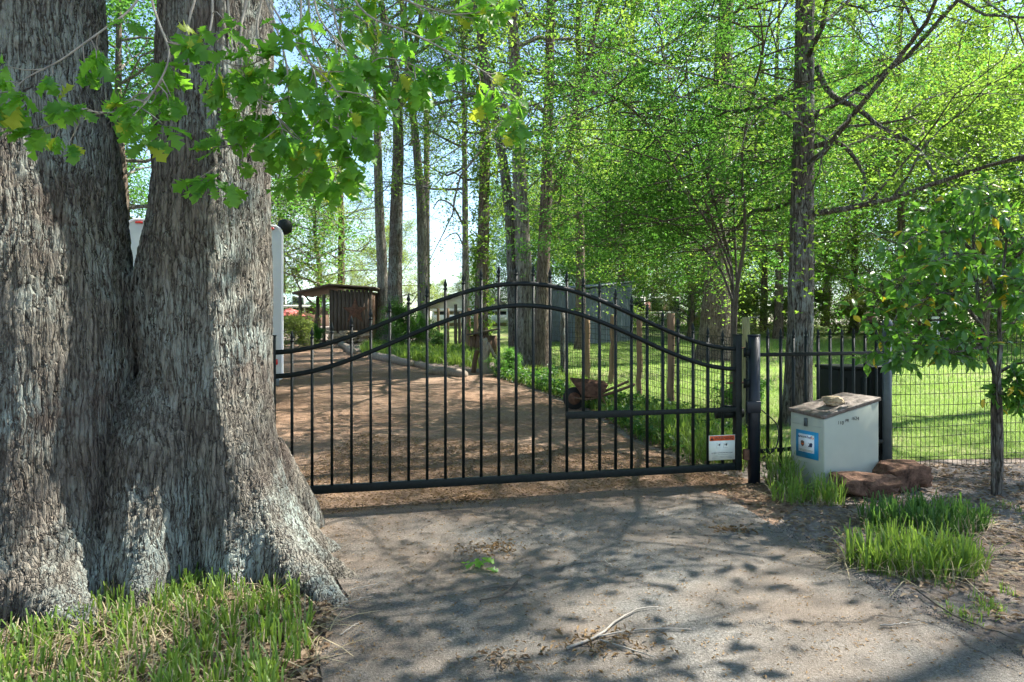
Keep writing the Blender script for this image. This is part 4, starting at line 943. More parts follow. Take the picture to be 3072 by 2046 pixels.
def liriope(c, rx, ry, n, L, label, green='blade', dry=.25, lean=.25, name='liriope_clump', group=None):
    c = np.array((c[0], c[1], ground_z(c[1]))); t = thing(name, c, label, 'plant', group); r = np.random.default_rng(int(c[0] * 977 + c[1] * 131) % 9999)
    a = r.uniform(0, 6.28, n); q = np.sqrt(r.uniform(0, 1, n)); C = c + np.stack([np.cos(a) * q * rx, np.sin(a) * q * ry, np.full(n, -.01)], 1)
    Cc = np.repeat(C, 5, 0) + r.normal(0, .012, (n * 5, 3)) * (1, 1, 0); m = MB(); V, Q = blades(Cc, np.repeat(r.uniform(.6, 1.1, n), 5) * L, r, .009, lean * 1.2, 3, .75, .6); m.add(V, [Q]); m.build('blades', M[green], t)['kind'] = 'stuff'
    if dry:
        k = int(n * dry * 4); a = r.uniform(0, 6.28, k); C = c + np.stack([np.cos(a) * rx * r.uniform(.6, 1.15, k), np.sin(a) * ry * r.uniform(.6, 1.15, k), np.zeros(k)], 1)
        m = MB(); V, Q = blades(C, L * .8, r, .007, 1.3, 3, .3, .8); m.add(V, [Q]); m.build('withered_blades', M['blade_dry'], t)['kind'] = 'stuff'
liriope((2.48, 4.20), .40, .27, 190, .25, 'bright clipped grassy clump right at the asphalt edge')
liriope((3.02, 5.02), .44, .28, 190, .24, 'darker clipped grassy clump between the stone block and the bright clump', green='blade_dark')
liriope((2.50, 5.78), .30, .2, 60, .23, 'grassy clump in front of the parcel box face')
liriope((2.50, 6.30), .12, .25, 32, .40, 'long-bladed grassy tuft between the round post and the parcel box', lean=.35)
for i, (px, py, lab) in enumerate([(2150, 1390, 'long grassy tuft showing behind the warning sign'), (2080, 1340, 'long grassy tuft behind the gate bars near the opener'), (2000, 1310, 'grassy tuft under the gate middle rail'), (2230, 1370, 'yellowish grassy tuft behind the gate hinge post'), (1960, 1290, 'grassy tuft beside the wheelbarrow handle')]):
    p = on_ground(px, py); liriope(p, .32, .3, 90, .38, lab, lean=.4)
# bright bed beside the drive
BED2 = [gp(1085, 1062), gp(1200, 1078), gp(1330, 1095), gp(1440, 1108), gp(1480, 1085), gp(1420, 1055), gp(1250, 1045), gp(1100, 1040)]
C = clumps(scatter(BED2, 900, rng), 8, .08, rng); m = MB(); V, Q = blades(C, .33, rng, .022, .35, 2, .5, .6); m.add(V, [Q])
tag(m.build('liriope_bed', M['blade'], None), 'bright green grassy bed behind the log edging', 'ground cover', kind='stuff')
# ivy ground cover under the patchy pair and wheelbarrow
IVYBED = [gp(1480, 1130), gp(1640, 1180), gp(1780, 1235), gp(1910, 1320), gp(2100, 1390), gp(2230, 1420), gp(2230, 1300), gp(2000, 1235), (1.45, 12.6), gp(1760, 1150), gp(1600, 1110)]
P = scatter(IVYBED, 7500, rng); k = np.array([rn(p[0] * 1.1, p[1] * .8, 3) for p in P]) > -.05; P = P[k]; P[:, 2] += rng.uniform(.02, .22, len(P))
V, Fa = rhombs(P, *frames(len(P), rng, .9, .1), rng.uniform(.05, .11, len(P)), .7); m = MB(); m.add(V, [Fa])
tag(m.build('ivy_ground_cover', M['leaf_dark'], None), 'dark ivy covering the soil between the drive and the wood posts', 'ground cover', kind='stuff')
C = scatter(IVYBED, 5000, rng); V, Q = blades(C, .22, rng, .012, .5, 2, .3, .6); m = MB(); m.add(V, [Q])
tag(m.build('weeds', M['blade'], None), 'loose green weeds along the drive edge under the fence', 'grass', kind='stuff')
# lawn blades
near = scatter([(2.9, 7.5), (11, 7.9), (14, 14), (9, 14), (2.0, 13)], 60000, rng); far_ = scatter([(1.9, 13), (14, 13.5), (22, 30), (-3, 28), (.6, 17)], 50000, rng)
m = MB()
for C, L, w in ((near, .075, .010), (far_, .10, .022)):
    V, Q = blades(C, L, rng, w, .5, 1, .15, .6); m.add(V, [Q])
tag(m.build('lawn_grass', M['lawn_blade'], None), 'sunlit lawn grass behind the wire fences', 'grass', kind='stuff')
# weed tufts in the soil on the right
C = clumps(np.concatenate([scatter([gp(2500, 1600), gp(2960, 1640), gp(3150, 1900), gp(2900, 1890), gp(2700, 1780)], 26, rng), scatter([(3.5, 4.6), (5, 4.6), (5.2, 5.8), (3.6, 5.6)], 26, rng)]), 16, .05, rng); V, Q = blades(C, .07, rng, .006, .6, 2, .3); m = MB(); m.add(V, [Q])
tag(m.build('weeds', M['blade'], None), 'tiny green weeds sprouting from the bare soil', 'grass', kind='stuff')

# ------------------------------------------------------------------ litter
def litter(name, poly, n, L, mat, label, seed, wr=.5, lift=.012, mask=None):
    r = np.random.default_rng(seed); P = scatter(poly, n, r)
    if mask: P = P[np.array([rn(p[0] * mask, p[1] * mask, seed) for p in P]) > -.08]
    P[:, 2] += r.uniform(.004, lift, len(P)) + .011; d, w, nn = frames(len(P), r, 2.2, 0); d[:, 2] *= .3
    V, Fa = rhombs(P, d, w, nn, r.uniform(L * .4, L * 1.2, len(P)), wr, .12); m = MB(); m.add(V, [Fa])
    return tag(m.build(name, M[mat], None), label, 'litter', kind='stuff')
SOILR = [gp(2080, 1440), gp(2250, 1520), gp(2450, 1640), gp(2750, 1810), gp(3200, 2040), (5.5, 3), (8, 5), (8, 7.5), (3.9, 7.3), (2.4, 6.6), (2.2, 6.4)]
litter('leaf_litter', SOILR, 9000, .06, 'litter', 'dry brown leaf litter over the soil beside the parcel box', 61)
litter('leaf_litter', OAKBED, 6500, .06, 'litter', 'dry leaf litter among the ground cover at the oak', 62)
litter('leaf_litter', IVYBED, 5000, .09, 'litter', 'dry leaves on the soil along the far drive edge', 63)
litter('fallen_catkins', [gp(840, 1560), gp(1500, 1500), gp(2050, 1462), gp(2230, 1480), gp(2230, 1400), (1.2, 8), (-2, 9), (-2.4, 5.2)], 16000, .035, 'catkin', 'brown fallen catkins strewn over the gravel at the gate', 64, .25, .02)
litter('fallen_catkins', ASPH[:10] + [(3.2, 2.4), (-.6, 2.4)] + ASPH[15:], 4500, .024, 'catkin', 'scattered brown bits over the asphalt', 65, .3, .008)
litter('leaf_litter', [gp(700, 1640), gp(860, 1560), gp(930, 1640), gp(1000, 1780), gp(960, 2046), gp(860, 2046), gp(900, 1820), gp(780, 1700)], 1800, .05, 'litter', 'dry leaf litter along the asphalt edge below the oak root', 66)
def stones(line, spread, n, seed, size, label, mat='chip'):
    "chippings thinning out either side of a line"
    r = np.random.default_rng(seed); L = spline([on_ground(*q) for q in line], 200); P = L[r.integers(0, 200, n)] + r.normal(0, 1, (n, 3)) * (spread, spread, 0)
    P = P[np.array([rn(p[0] * 3, p[1] * 3, seed) + rn(p[0] * 11, p[1] * 11, seed) * .6 for p in P]) > r.uniform(-.5, .4, n)]; n = len(P); m = MB()
    o = np.array([(1, 0, 0), (-1, 0, 0), (0, 1, 0), (0, -1, 0), (0, 0, 1), (0, 0, -1)], float)
    s = r.uniform(.25, 1.2, (n, 1, 1)) * size * r.uniform(.6, 1.2, (n, 6, 1)); V = (o[None] * s + P[:, None] + (0, 0, .010)).reshape(-1, 3); i = np.arange(n)[:, None] * 6
    m.add(V, [np.concatenate([i + np.array(f) for f in ((0, 2, 4), (2, 1, 4), (1, 3, 4), (3, 0, 4), (2, 0, 5), (1, 2, 5), (3, 1, 5), (0, 3, 5))])]); return tag(m.build('loose_stones', M[mat], None), label, 'gravel', kind='stuff')
M['chip'] = simple('chip', (.105, .098, .088), .9, 0, .7, 60)
stones([(2170, 1490), (2310, 1570), (2440, 1650), (2700, 1810), (3072, 1990), (3200, 2060)], .05, 2600, 71, .006, 'dark loose chippings crumbling along the asphalt edge by the soil')
stones([(1030, 1760), (1080, 1830), (1150, 1880), (1090, 1960), (1020, 2040)], .13, 3600, 72, .006, 'dark loose chippings on the asphalt corner below the oak')
stones([(2050, 1872), (2250, 1876), (2380, 1868), (2560, 1862)], .018, 500, 73, .006, 'dark chippings in a line across the asphalt')

# fallen twigs
def twig(pxs, r, label, z=.02, sides=(), mat='twig_pale', wob=.012, seed=0):
    g = np.random.default_rng(seed); P = [on_ground(x, y) + (0, 0, z) for x, y in pxs]
    t = thing('fallen_twig', P[0], label, 'twig'); S = spline(P, 16) + g.normal(0, wob * .25, (16, 3)); S[:, 2] = np.abs(S[:, 2] - z) + z + .006 * np.sin(np.linspace(0, 3, 16))
    MB().tube(S, np.linspace(r, r * .4, 16) * .7, 6).build('stem', M[mat], t, True)
    for sd in sides:
        Q = spline([on_ground(x, y) + (0, 0, z + .004) for x, y in sd], 10); MB().tube(Q, np.linspace(r * .5, r * .22, 10), 5).build('side_twig', M[mat], t, True)
twig([(1700, 1960), (1790, 1925), (1850, 1880), (1910, 1842), (1975, 1833)], .010, 'long forked pale twig on the asphalt with a second arm', sides=[[(1790, 1925), (1900, 1905), (2000, 1900), (2075, 1903)], [(1800, 1935), (1880, 1960), (1965, 1988)]], seed=1)
twig([(1440, 1815), (1500, 1800), (1545, 1770), (1560, 1745)], .007, 'short branched twig pile in the middle of the asphalt', sides=[[(1500, 1800), (1535, 1790), (1532, 1815)], [(1520, 1790), (1570, 1738), (1610, 1745)], [(1450, 1780), (1510, 1770), (1540, 1768)]], mat='twig', seed=2)
twig([(1050, 1780), (1110, 1770), (1160, 1760), (1230, 1765)], .005, 'thin pale twig by the tip of the oak root', seed=3)
twig([(1020, 1825), (1070, 1815), (1120, 1802)], .005, 'thin twig lying just below the oak root tip', seed=4)
twig([(1505, 1618), (1500, 1605), (1510, 1598)], .004, 'tiny curved twig on the asphalt near the gate', seed=5, mat='twig')
twig([(1815, 1695), (1840, 1715), (1862, 1705)], .005, 'small bent twig on the open asphalt', seed=6)
twig([(2640, 1890), (2700, 1888), (2765, 1880)], .006, 'straight pale twig near the soil edge of the asphalt', seed=7)
twig([(2750, 1780), (2840, 1850), (2950, 1900), (3060, 1935)], .007, 'long thin brown twig along the asphalt edge', mat='twig', seed=8)
twig([(1020, 1920), (1060, 1895), (1080, 1880)], .004, 'short thin twig on the dark chippings below the oak', seed=9)
def debris(px, py, r, n, label, mat='litter', seed=0):
    r *= 1.5; g = np.random.default_rng(seed); c = on_ground(px, py); n = int(n * 1.7); P = c + np.stack([g.normal(0, r, n), g.normal(0, r * .6, n), g.uniform(.012, .03, n)], 1)
    V, Fa = rhombs(P, *frames(n, g, 1.8, .0), g.uniform(.02, .05, n), .28); m = MB(); m.add(V, [Fa]); o = m.build('debris_pile', M[mat], None); return tag(o, label, 'debris', kind='stuff')
debris(1480, 1650, .10, 90, 'little heap of twigs and catkins on the asphalt nearest the gate', 'catkin', 1)
debris(1400, 1502, .11, 110, 'green-brown tuft of debris at the asphalt far edge', 'catkin', 2)
debris(1515, 1995, .05, 40, 'dark scrap of leaves and twigs in front of the forked twig', 'litter', 3)
debris(1790, 1945, .10, 80, 'brown catkins heaped at the fork of the long twig', 'catkin', 4)
debris(2200, 1595, .06, 50, 'pale withered sprig on the asphalt near the warning sign', 'catkin', 5)
c = on_ground(1432, 1712); spr = thing('leaf_sprig', c, 'fresh green leaf sprig lying on the asphalt', 'leaf'); g = np.random.default_rng(3)
for q in range(7): place_leaf(OAKLEAF[q % 6], c + np.array((g.normal(0, .025), g.normal(0, .02), .03 + .008 * q)), (math.cos(q), math.sin(q), -.1), (g.normal(0, .3), -.2, 1), .085, spr)

# ------------------------------------------------------------------ far things behind the gate
# camper: rear wall, seen either side of the oak's right trunk
def camper():
    x0, x1, y0, y1, z0 = -5.92, -3.70, 11.0, 17.2, ground_z(11) + .50; zt = 3.12
    c = thing('camper_trailer', (-4.9, y0, ground_z(y0)), 'white camper trailer with rounded corners parked on the gravel behind the oak', 'camper')
    r = .14; P = []
    for (cx, cz, a0) in ((x1 - r, z0 + .05, -90), (x1 - r, zt - r, 0), (x0 + r, zt - r, 90), (x0 + r, z0 + .05, 180)):
        for k in range(7): a = R(a0 + 15 * k); rr = r if cz > 2 else .05; P.append((cx + (r - rr) * (1 if cx > -5 else -1) + rr * math.cos(a), y0, cz + rr * math.sin(a)))
    MB().prism(P[::-1], (0, y1 - y0, 0)).build('body', M['rv_white'], c, bevel=.02)
    cen_ = np.array(((x0 + x1) / 2, y0, (z0 + zt) / 2)); m = MB(); Pa = np.array(P + [P[0]])
    m.tube(Pa + (0, -.004, 0), .018, 8, False).build('edge_moulding', M['rv_trim'], c, True)
    for x in (x0 + .17, x1 - .17): MB().lathe((x, y0 - .02, zt - .06), [(.035, 0), (.03, .03)], 12, 1.6, .6).build('marker_light', M['red_lens'], c); MB().box((x + (.02 if x > -5 else -.02), y0 - .015, z0 + .28), (.16, .03, .09)).build('tail_light', M['red_lens'], c, bevel=.01)
    MB().box(((x0 + x1) / 2, y0 - .06, z0 - .04), (x1 - x0 - .1, .12, .11)).build('bumper', M['steel_grey'], c, bevel=.01)
    MB().box(((x0 + x1) / 2, y0 - .006, z0 + .42), (x1 - x0 - .12, .012, .02)).build('trim_strip', M['ink_grey'], c)
    w = MB().box(((x0 + x1) / 2, y0 - .012, 2.3), (1.2, .024, .6)).build('window', M['rv_trim'], c, bevel=.01); MB().box(((x0 + x1) / 2, y0 - .027, 2.3), (1.08, .01, .48)).build('pane', M['glass'], w)
    for x in (x0 + .25, x1 - .25):
        for y in (13.6, 14.5):
            gz = ground_z(y); P_ = np.array([(x - .11, y, gz + .34), (x + .11, y, gz + .34)]); wh = MB().tube(P_, .34, 24).build('wheel', M['rubber'], c, True); MB().tube(P_ + ((-.012, 0, 0), (.012, 0, 0)), .19, 16).build('rim', M['steel_grey'], wh, True)
    MB().lathe((x1 + .04, y0 + .1, zt - .12), [(.02, 0), (.10, .04), (.12, .14), (.10, .22), (.04, .25)], 14).beam((x1 - .1, y0 + .1, zt - .05), (x1 + .02, y0 + .1, zt - .02), .05, .05).build('roof_horn', M['black_plastic'], c, True)
    for q in range(3): MB().box((-4.9 + (q - 1) * .0, y0 + 1.5 + q * 1.7, zt + .05), (.5, .5, .1)).build('roof_vent', M['rv_trim'], c, bevel=.02)
    piv = Matrix.Translation((x1, y0, 0)); c.matrix_world = piv @ Matrix.Rotation(R(19.5), 4, 'Z') @ piv.inverted() @ Matrix.Translation(c.location)
camper()

# plank shed with a porch roof and a star
def plank_shed():
    d = 28.0; g = ground_z(d); A = lambda px, py, dd=d: at(px, py, dd)
    c = thing('plank_shed', A(1055, HZ) * (1, 1, 0) + (0, 0, g), 'weathered plank shed with a lean-to porch and a big star on its wall', 'shed'); r = np.random.default_rng(4)
    xl, xr, zt = A(990, 0)[0], A(1118, 0)[0], A(0, 868)[2]; n = 11; w = (xr - xl) / n
    MB().box(((xl + xr) / 2, d + 1.1, (g + zt) / 2 - .05), (xr - xl - .06, 2.1, zt - g - .1)).build('core', M['plank_brown'], c)
    for i in range(n): MB().box((xl + (i + .5) * w, d - .02 + r.uniform(-.015, .01), (g + zt) / 2 + r.uniform(-.06, .02)), (w * .86, .03, zt - g)).build('plank', M['plank_grey'], c)
    for i in range(10): MB().box((xl - .02 + r.uniform(-.01, .01), d + .12 + i * .2, (g + zt) / 2), (.03, .185, zt - g)).build('plank', M['plank_grey'], c)
    zl = A(0, 884)[2]; x0 = A(884, 0)[0]
    MB().prism([(x0, d - .35, zl), (xl + .05, d - .35, zt + .14), (xr + .15, d - .35, zt + .02), (xr + .15, d - .35, zt + .09), (xl + .05, d - .35, zt + .21), (x0, d - .35, zl + .08)], (0, 2.8, 0)).build('roof', M['plank_grey'], c)
    for x, y in ((A(905, 0)[0], d - .2), (A(913, 0)[0], d + 1.9), (A(975, 0)[0], d - .15)): MB().box((x, y, (g + zl) / 2), (.11, .11, zl - g)).build('porch_post', M['plank_grey'], c)
    cx, cz = A(1066, 934)[0], A(0, 934)[2]; pts = []
    for k in range(10): a = math.pi / 2 + k * math.pi / 5; rr = .56 if k % 2 == 0 else .22; pts.append((cx + rr * math.cos(a), d - .06, cz + rr * math.sin(a)))
    V = np.array(pts + [(cx, d - .16, cz)]); m = MB(); m.add(V, [np.array([((k + 1) % 10, k, 10) for k in range(10)])]); m.build('star', M['rust'], c)
    for k in range(16):
        z = g + .1 + .11 * (k // 4); rock('stacked_stone', (A(1010, 0)[0] + (k % 4) * .42 + r.uniform(-.1, .1), d - .7 + r.uniform(-.1, .1), z), (.42, .4, .13), M['rock'], 'flat stone in the dry stack before the plank shed', 'stone', k, 'stones stacked before the plank shed')
plank_shed()

def corrugated(m, A, B, z0a, z0b, z1a, z1b, pitch=.22, amp=.035):
    "ribbed sheet wall from A to B (xy), bottom and top heights at each end"
    A = np.array(A, float); B = np.array(B, float); L = np.linalg.norm(B - A); n = int(L / pitch) * 4; u = (B - A) / L; nn = np.array((u[1], -u[0]))
    V = []
    for i in range(n + 1):
        s = i / n; o = amp * math.sin(i * math.pi / 2); p = A + (B - A) * s + nn * o
        V += [(p[0], p[1], z0a + (z0b - z0a) * s), (p[0], p[1], z1a + (z1b - z1a) * s)]
    i = np.arange(n) * 2; m.add(np.array(V), [np.stack([i, i + 2, i + 3, i + 1], 1)]); return m
def metal_shed():
    d = 27.0; g = ground_z(d); a = at(1625, 0, 29.5)[:2]; b = at(1756, 0, 26.5)[:2]; e = at(1896, 0, 29.0)[:2]
    c = thing('metal_shed', (b[0], b[1], ground_z(26.5)), 'grey-blue corrugated metal shed at the end of the lawn', 'shed')
    za, zb, ze = at(0, 872, 29.5)[2], at(0, 868, 26.5)[2], at(0, 848, 29)[2]; g0 = ground_z(26.5) - .1
    corrugated(MB(), a, b, g0, g0, za, zb).build('side_wall', M['metal_sheet'], c, True); corrugated(MB(), b, e, g0, g0, zb, ze).build('front_wall', M['metal_sheet'], c, True)
    f = a + e - b; corrugated(MB(), e, f, g0, g0, ze, ze).build('back_wall', M['metal_sheet'], c, True); corrugated(MB(), f, a, g0, g0, ze, za).build('end_wall', M['metal_sheet'], c, True)
    up = np.array((0, 0, .05)); q = [np.array((*a, za + .03)), np.array((*b, zb + .03)), np.array((*e, ze + .03)), np.array((*f, ze + .03))]; m_ = sum(q) / 4; q = [m_ + (v - m_) * (1.06, 1.06, 1) for v in q]
    m = MB(); m.add(np.array(q + [v + up for v in q]), np.array([(0, 1, 5, 4), (1, 2, 6, 5), (2, 3, 7, 6), (3, 0, 4, 7), (4, 5, 6, 7), (3, 2, 1, 0)])); m.build('roof', M['metal_sheet'], c)
metal_shed()

def gable_house():
    d = 48.0; g = ground_z(d); X = lambda px: at(px, 0, d)[0]; Z = lambda py: at(0, py, d)[2]
    c = thing('gable_house', (X(1410), d, g), 'pale house with a white gable, yellowish wall and light grey roof', 'house')
    MB().box(((X(1290) + X(1528)) / 2, d + 3, (g + Z(928)) / 2), (X(1528) - X(1290) - .5, 5.4, Z(928) - g)).build('wall', M['siding_yellow'], c)
    MB().prism([(X(1285), d, Z(926)), (X(1532), d, Z(924)), (X(1426), d, Z(866))], (0, .25, 0)).build('gable', M['siding'], c)
    MB().prism([(X(1280), d - .3, Z(928)), (X(1426), d - .3, Z(863)), (X(1426), d - .3, Z(859)), (X(1276), d - .3, Z(925))], (0, 7, 0)).prism([(X(1536), d - .3, Z(926)), (X(1540), d - .3, Z(922)), (X(1426), d - .3, Z(859)), (X(1426), d - .3, Z(863))], (0, 7, 0)).build('roof', M['shingle'], c)
    MB().box(((X(1290) + X(1528)) / 2, d - .05, Z(930)), (X(1530) - X(1288), .3, .18)).build('fascia', M['white_paint'], c)
    for px in (1330, 1400, 1470, 1510): w = MB().box((X(px), d + .27, Z(948)), (.7, .08, .8)).build('window', M['white_paint'], c); MB().box((X(px), d + .225, Z(948)), (.56, .04, .66)).build('pane', M['glass'], w)
    for px in (1300, 1365, 1440, 1522): MB().box((X(px), d - .1, (g + Z(930)) / 2), (.13, .13, Z(930) - g)).build('porch_post', M['white_paint'], c)
    MB().box((X(1410), d - 1, g + .5), (X(1520) - X(1300), .12, .55)).build('porch_rail', M['white_paint'], c)
gable_house()
def roof_house(name, label, px0, px1, py_eave, py_ridge, d, roofm, wallm, hip=.25, depth=6):
    g = ground_z(d); X = lambda px: at(px, 0, d)[0]; Z = lambda py: at(0, py, d)[2]; x0, x1 = X(px0), X(px1); h = (x1 - x0) * hip
    c = thing(name, ((x0 + x1) / 2, d, g), label, 'house')
    MB().box(((x0 + x1) / 2, d + depth / 2, (g + Z(py_eave)) / 2), (x1 - x0 - .7, depth - .6, Z(py_eave) - g)).build('wall', M[wallm], c)
    V = np.array([(x0, d, Z(py_eave)), (x1, d, Z(py_eave)), (x1, d + depth, Z(py_eave)), (x0, d + depth, Z(py_eave)), (x0 + h, d + depth / 2, Z(py_ridge)), (x1 - h, d + depth / 2, Z(py_ridge))])
    m = MB(); m.add(V, [np.array([(0, 1, 5, 4), (2, 3, 4, 5)]), np.array([(1, 2, 5), (3, 0, 4), ]), np.array([(3, 2, 1, 0)])]); m.build('roof', M[roofm], c)
    MB().box(((x0 + x1) / 2, d + .02, Z(py_eave) - .08), (x1 - x0, .06, .16)).build('fascia', M['white_paint'], c)
    for s in (.2, .5, .8): w = MB().box((x0 + (x1 - x0) * s, d + .28, g + 1.5), (.8, .08, 1.0)).build('window', M['white_paint'], c); MB().box((x0 + (x1 - x0) * s, d + .23, g + 1.5), (.66, .04, .86)).build('pane', M['glass'], w)
    return c, (x0, x1, Z(py_eave), Z(py_ridge), d, h, depth)
roof_house('red_roof_house', 'house with faded red roof beyond the metal shed', 1885, 2060, 935, 900, 46, 'roof_red', 'siding', .1)
roof_house('shingle_house', 'house with grey shingled hip roof behind the round gate post', 2130, 2292, 948, 912, 42, 'shingle', 'siding_yellow', .3)
c, (x0, x1, ze, zr, d, h, dep) = roof_house('teal_roof_house', 'low building with pale teal ribbed metal roof beside the camper', 740, 930, 915, 874, 42, 'metal_teal', 'plank_brown', .02)
for q in range(14):
    x = x0 + .2 + q * .28; MB().beam((x, d - .01, ze + .03), (x, d + dep / 2, zr + .03), .03, .04).build('roof_rib', M['metal_teal'], c)

# patio umbrella, coop, utility pole
ub = at(868, 0, 33); ub[2] = ground_z(33); um = thing('patio_umbrella', ub, 'faded red patio umbrella above the shrub beside the camper', 'umbrella'); zu = at(0, 925, 33)[2]
for k in range(8):
    a0, a1 = k * math.pi / 4, (k + 1) * math.pi / 4; P = [np.array((ub[0], ub[1], zu))]; 
    m = MB(); m.add(np.array([(ub[0], ub[1], zu), (ub[0] + .45 * math.cos(a0), ub[1] + .45 * math.sin(a0), zu - .12), (ub[0] + .45 * math.cos(a1), ub[1] + .45 * math.sin(a1), zu - .12), (ub[0] + .8 * math.cos(a0), ub[1] + .8 * math.sin(a0), zu - .36), (ub[0] + .8 * math.cos(a1), ub[1] + .8 * math.sin(a1), zu - .36)]), [np.array([(0, 1, 2)]), np.array([(1, 3, 4, 2)])]); m.build('canopy_panel', M['red_cloth'], um)
MB().tube(np.array([(ub[0], ub[1], ub[2]), (ub[0], ub[1], zu + .06)]), .025, 8).build('pole', M['plank_brown'], um)
cb = at(1450, 0, 21); cb[2] = ground_z(21); co = thing('garden_coop', cb, 'low brown wooden coop with sloping board roof behind the ivy-clad trunk', 'coop')
MB().box(cb + (0, .5, .36), (.80, .9, .62)).build('body', M['plank_brown'], co)
for q in range(5): MB().box(cb + np.array((-.34 + q * .17, .035, .36)), (.15, .03, .62)).build('board', M['plank_brown'], co)
MB().prism([cb + (-.50, -.1, .66), cb + (.52, -.1, .86), cb + (.52, -.1, .92), cb + (-.50, -.1, .72)], (0, 1.3, 0)).build('roof', M['plank_grey'], co)
ups = at(1280, 0, 30); ups[2] = ground_z(30); zt = at(0, 303, 30)[2]; up_ = thing('utility_pole', ups, 'bare straight grey utility pole without crossarm', 'pole')
MB().tube(np.array([ups + (0, 0, -.1), (ups[0], ups[1], zt)]), np.array((.15, .125)), 14).build('pole', M['pole'], up_, True)
W = spline([(ups[0], ups[1], zt - 1.15), (ups[0] - 3, ups[1] - .5, zt - 1.0), (ups[0] - 9, ups[1] - 1, zt + .6)], 18); MB().tube(W, .012, 4).build('service_wire', M['rubber'], up_)

# fence posts along the drive with mesh between them
fb = np.array((3.2, 9.3, ground_z(9.3)))
df = thing('post_fence', fb, 'wire mesh fence on rough wooden posts running along the drive', 'fence')
posts = [(2237, 952, 9.4, .055, 'post_green'), (2012, 940, 11.4, .062, 'post_wood'), (1918, 950, 12.6, .052, 'post_wood'), (1834, 943, 14.4, .058, 'post_wood'), (1762, 945, 15.2, .065, 'post_wood'), (1689, 938, 15.8, .06, 'bark_dark'),
         (1404, 925, 22.5, .075, 'post_wood'), (1428, 940, 21.5, .07, 'post_wood'), (1380, 935, 24, .055, 'plank_grey'), (1344, 925, 26, .055, 'post_wood'), (1316, 925, 28, .06, 'post_wood'), (1367, 913, 25, .06, 'plank_grey')]
pts = []
for i, (px, py, d, r, mk) in enumerate(posts):
    b = at(px, 0, d); b[2] = ground_z(d); z = at(0, py, d)[2]; g = np.random.default_rng(i); S = np.linspace(b + (0, 0, -.1), (b[0] + g.normal(0, .02), b[1], z), 9); S[1:-1, :2] += g.normal(0, .006, (7, 2))
    MB().tube(S, r * (1 + g.normal(0, .04, 9)), 12).build('post', M[mk], df, True); pts.append(b)
order = [0, 1, 2, 3, 4, 5]
chain = [np.array((2.45, 7.0, 0))] + [pts[i] for i in order] + [np.array((.3, 18.5, 0))]
for i in range(len(chain) - 1): wire_mesh(df, chain[i], chain[i + 1], .03, 1.25, .075, .105, .0038, .02, 10 + i)

# broken leaning stump and stick
sb = on_ground(1458, 1118); st = thing('broken_stump', sb, 'pale broken stump with a stick leaning against it beside the drive', 'stump')
S = spline([sb + (0, 0, -.05), sb + (-.05, 0, .3), sb + (.0, 0, .6), sb + (-.08, 0, .82)], 12); MB().tube(S, np.linspace(.16, .09, 12) * (1 + .15 * np.sin(np.arange(12) * 2)), 12).build('trunk', M['log'], st, True)
MB().tube(spline([sb + (.05, -.05, .72), sb + (.25, -.1, .35), sb + (.5, -.15, .0)], 8), np.linspace(.04, .03, 8), 8).build('stick', M['log'], st, True); MB().tube(spline([sb + (-.3, -.05, 0), sb + (-.26, 0, .35), sb + (-.2, 0, .55)], 8), .06, 8).build('board', M['plank_brown'], st, True)
# log edging
for i, (a, b, r, lab) in enumerate([((1115, 1074), (1235, 1100), .12, 'weathered edging log nearest the plank shed'), ((1240, 1098), (1300, 1112), .08, 'short edging log between two longer ones'), ((1285, 1122), (1395, 1132), .11, 'pale rotten edging log beside the leaf heap'), ((1025, 1040), (1060, 1062), .12, 'dark edging log by the far drive bend')]):
    A, B = on_ground(*a), on_ground(*b); t = thing('edging_log', A, lab, 'log'); S = spline([A + (0, 0, r * .6), (A + B) / 2 + (0, .1, r * .7), B + (0, 0, r * .5)], 14); g = np.random.default_rng(i)
    MB().tube(S, r * (1 + g.normal(0, .12, 14)), 10).build('trunk', M['log'], t, True)

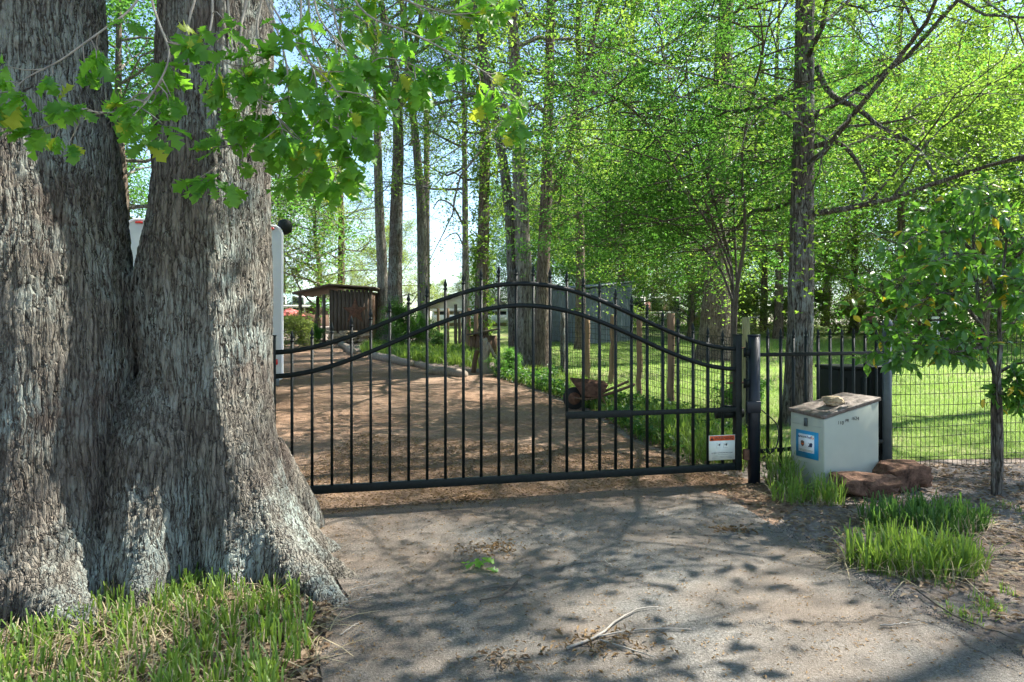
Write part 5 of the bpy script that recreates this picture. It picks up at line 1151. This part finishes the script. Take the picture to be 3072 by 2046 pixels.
# wheelbarrow
def wheelbarrow():
    b = on_ground(1800, 1228); D = b[1]; g = b[2]; t = thing('wheelbarrow', b, 'rusty old wheelbarrow with wooden handles standing in the ivy', 'wheelbarrow')
    X = lambda px: at(px, 0, D)[0]; Z = lambda py: at(0, py, D)[2]
    outer = [(X(1712), Z(1138)), (X(1815), Z(1148)), (X(1798), Z(1188)), (X(1745), Z(1186))]
    y0, y1 = D - .30, D + .30; top = [(X(1712), y0 - .03, Z(1140)), (X(1818), y0, Z(1150)), (X(1818), y1, Z(1146)), (X(1712), y1 + .03, Z(1136))]; bot = [(X(1745), y0 + .12, Z(1186)), (X(1797), y0 + .1, Z(1190)), (X(1797), y1 - .1, Z(1190)), (X(1745), y1 - .12, Z(1186))]
    ins = lambda P, k: (np.array(P) - np.mean(P, 0)) * k + np.mean(P, 0)
    V = np.concatenate([np.array(top), np.array(bot), ins(top, .97), ins(bot, .95) + (0, 0, .012)])
    m = MB(); m.add(V, np.array([(0, 1, 5, 4), (1, 2, 6, 5), (2, 3, 7, 6), (3, 0, 4, 7), (7, 6, 5, 4), (8, 12, 13, 9), (9, 13, 14, 10), (10, 14, 15, 11), (11, 15, 12, 8), (12, 15, 14, 13), (0, 8, 9, 1), (1, 9, 10, 2), (2, 10, 11, 3), (3, 11, 8, 0)])); m.build('tray', M['rust'], t)
    for s in (-1, 1):
        MB().tube(spline([(X(1722), D + .05 * s, g + .19), (X(1770), D + .14 * s, Z(1193)), (X(1840), D + .26 * s, Z(1170)), (X(1895), D + .30 * s, Z(1148))], 12), .022, 8).build('handle', M['plank_brown'], t, True)
        MB().tube(spline([(X(1800), D + .2 * s, Z(1186)), (X(1812), D + .24 * s, g + .1), (X(1826), D + .25 * s, g)], 8), .014, 6).build('leg', M['rust'], t, True)
    w = MB().tube(np.array([(X(1722), D - .04, g + .18), (X(1722), D + .04, g + .18)]), .18, 22).build('wheel', M['rubber'], t, True); MB().tube(np.array([(X(1722), D - .045, g + .18), (X(1722), D + .045, g + .18)]), .10, 14).build('rim', M['rust'], w, True)
wheelbarrow()
# far barrels on the lawn
for px, d, h, r, mk, lab in ((2765, 24, .95, .28, 'rust', 'dark brown barrel at the lawn edge behind the sapling'), (2803, 25, 1.15, .16, 'white_paint', 'slim white drum beside the brown barrel')):
    b = at(px, 0, d); b[2] = ground_z(d); t = thing('barrel', b, lab, 'barrel')
    MB().lathe(b, [(r * .9, 0), (r, h * .25), (r * 1.02, h * .5), (r, h * .75), (r * .9, h)], 18).build('body', M[mk], t, True)
    for z in (.02, .33, .66, .97): MB().lathe(b + (0, 0, h * z - .012), [(r * 1.03, 0), (r * 1.05, .012), (r * 1.03, .024)], 18).build('hoop', M[mk], t, True)
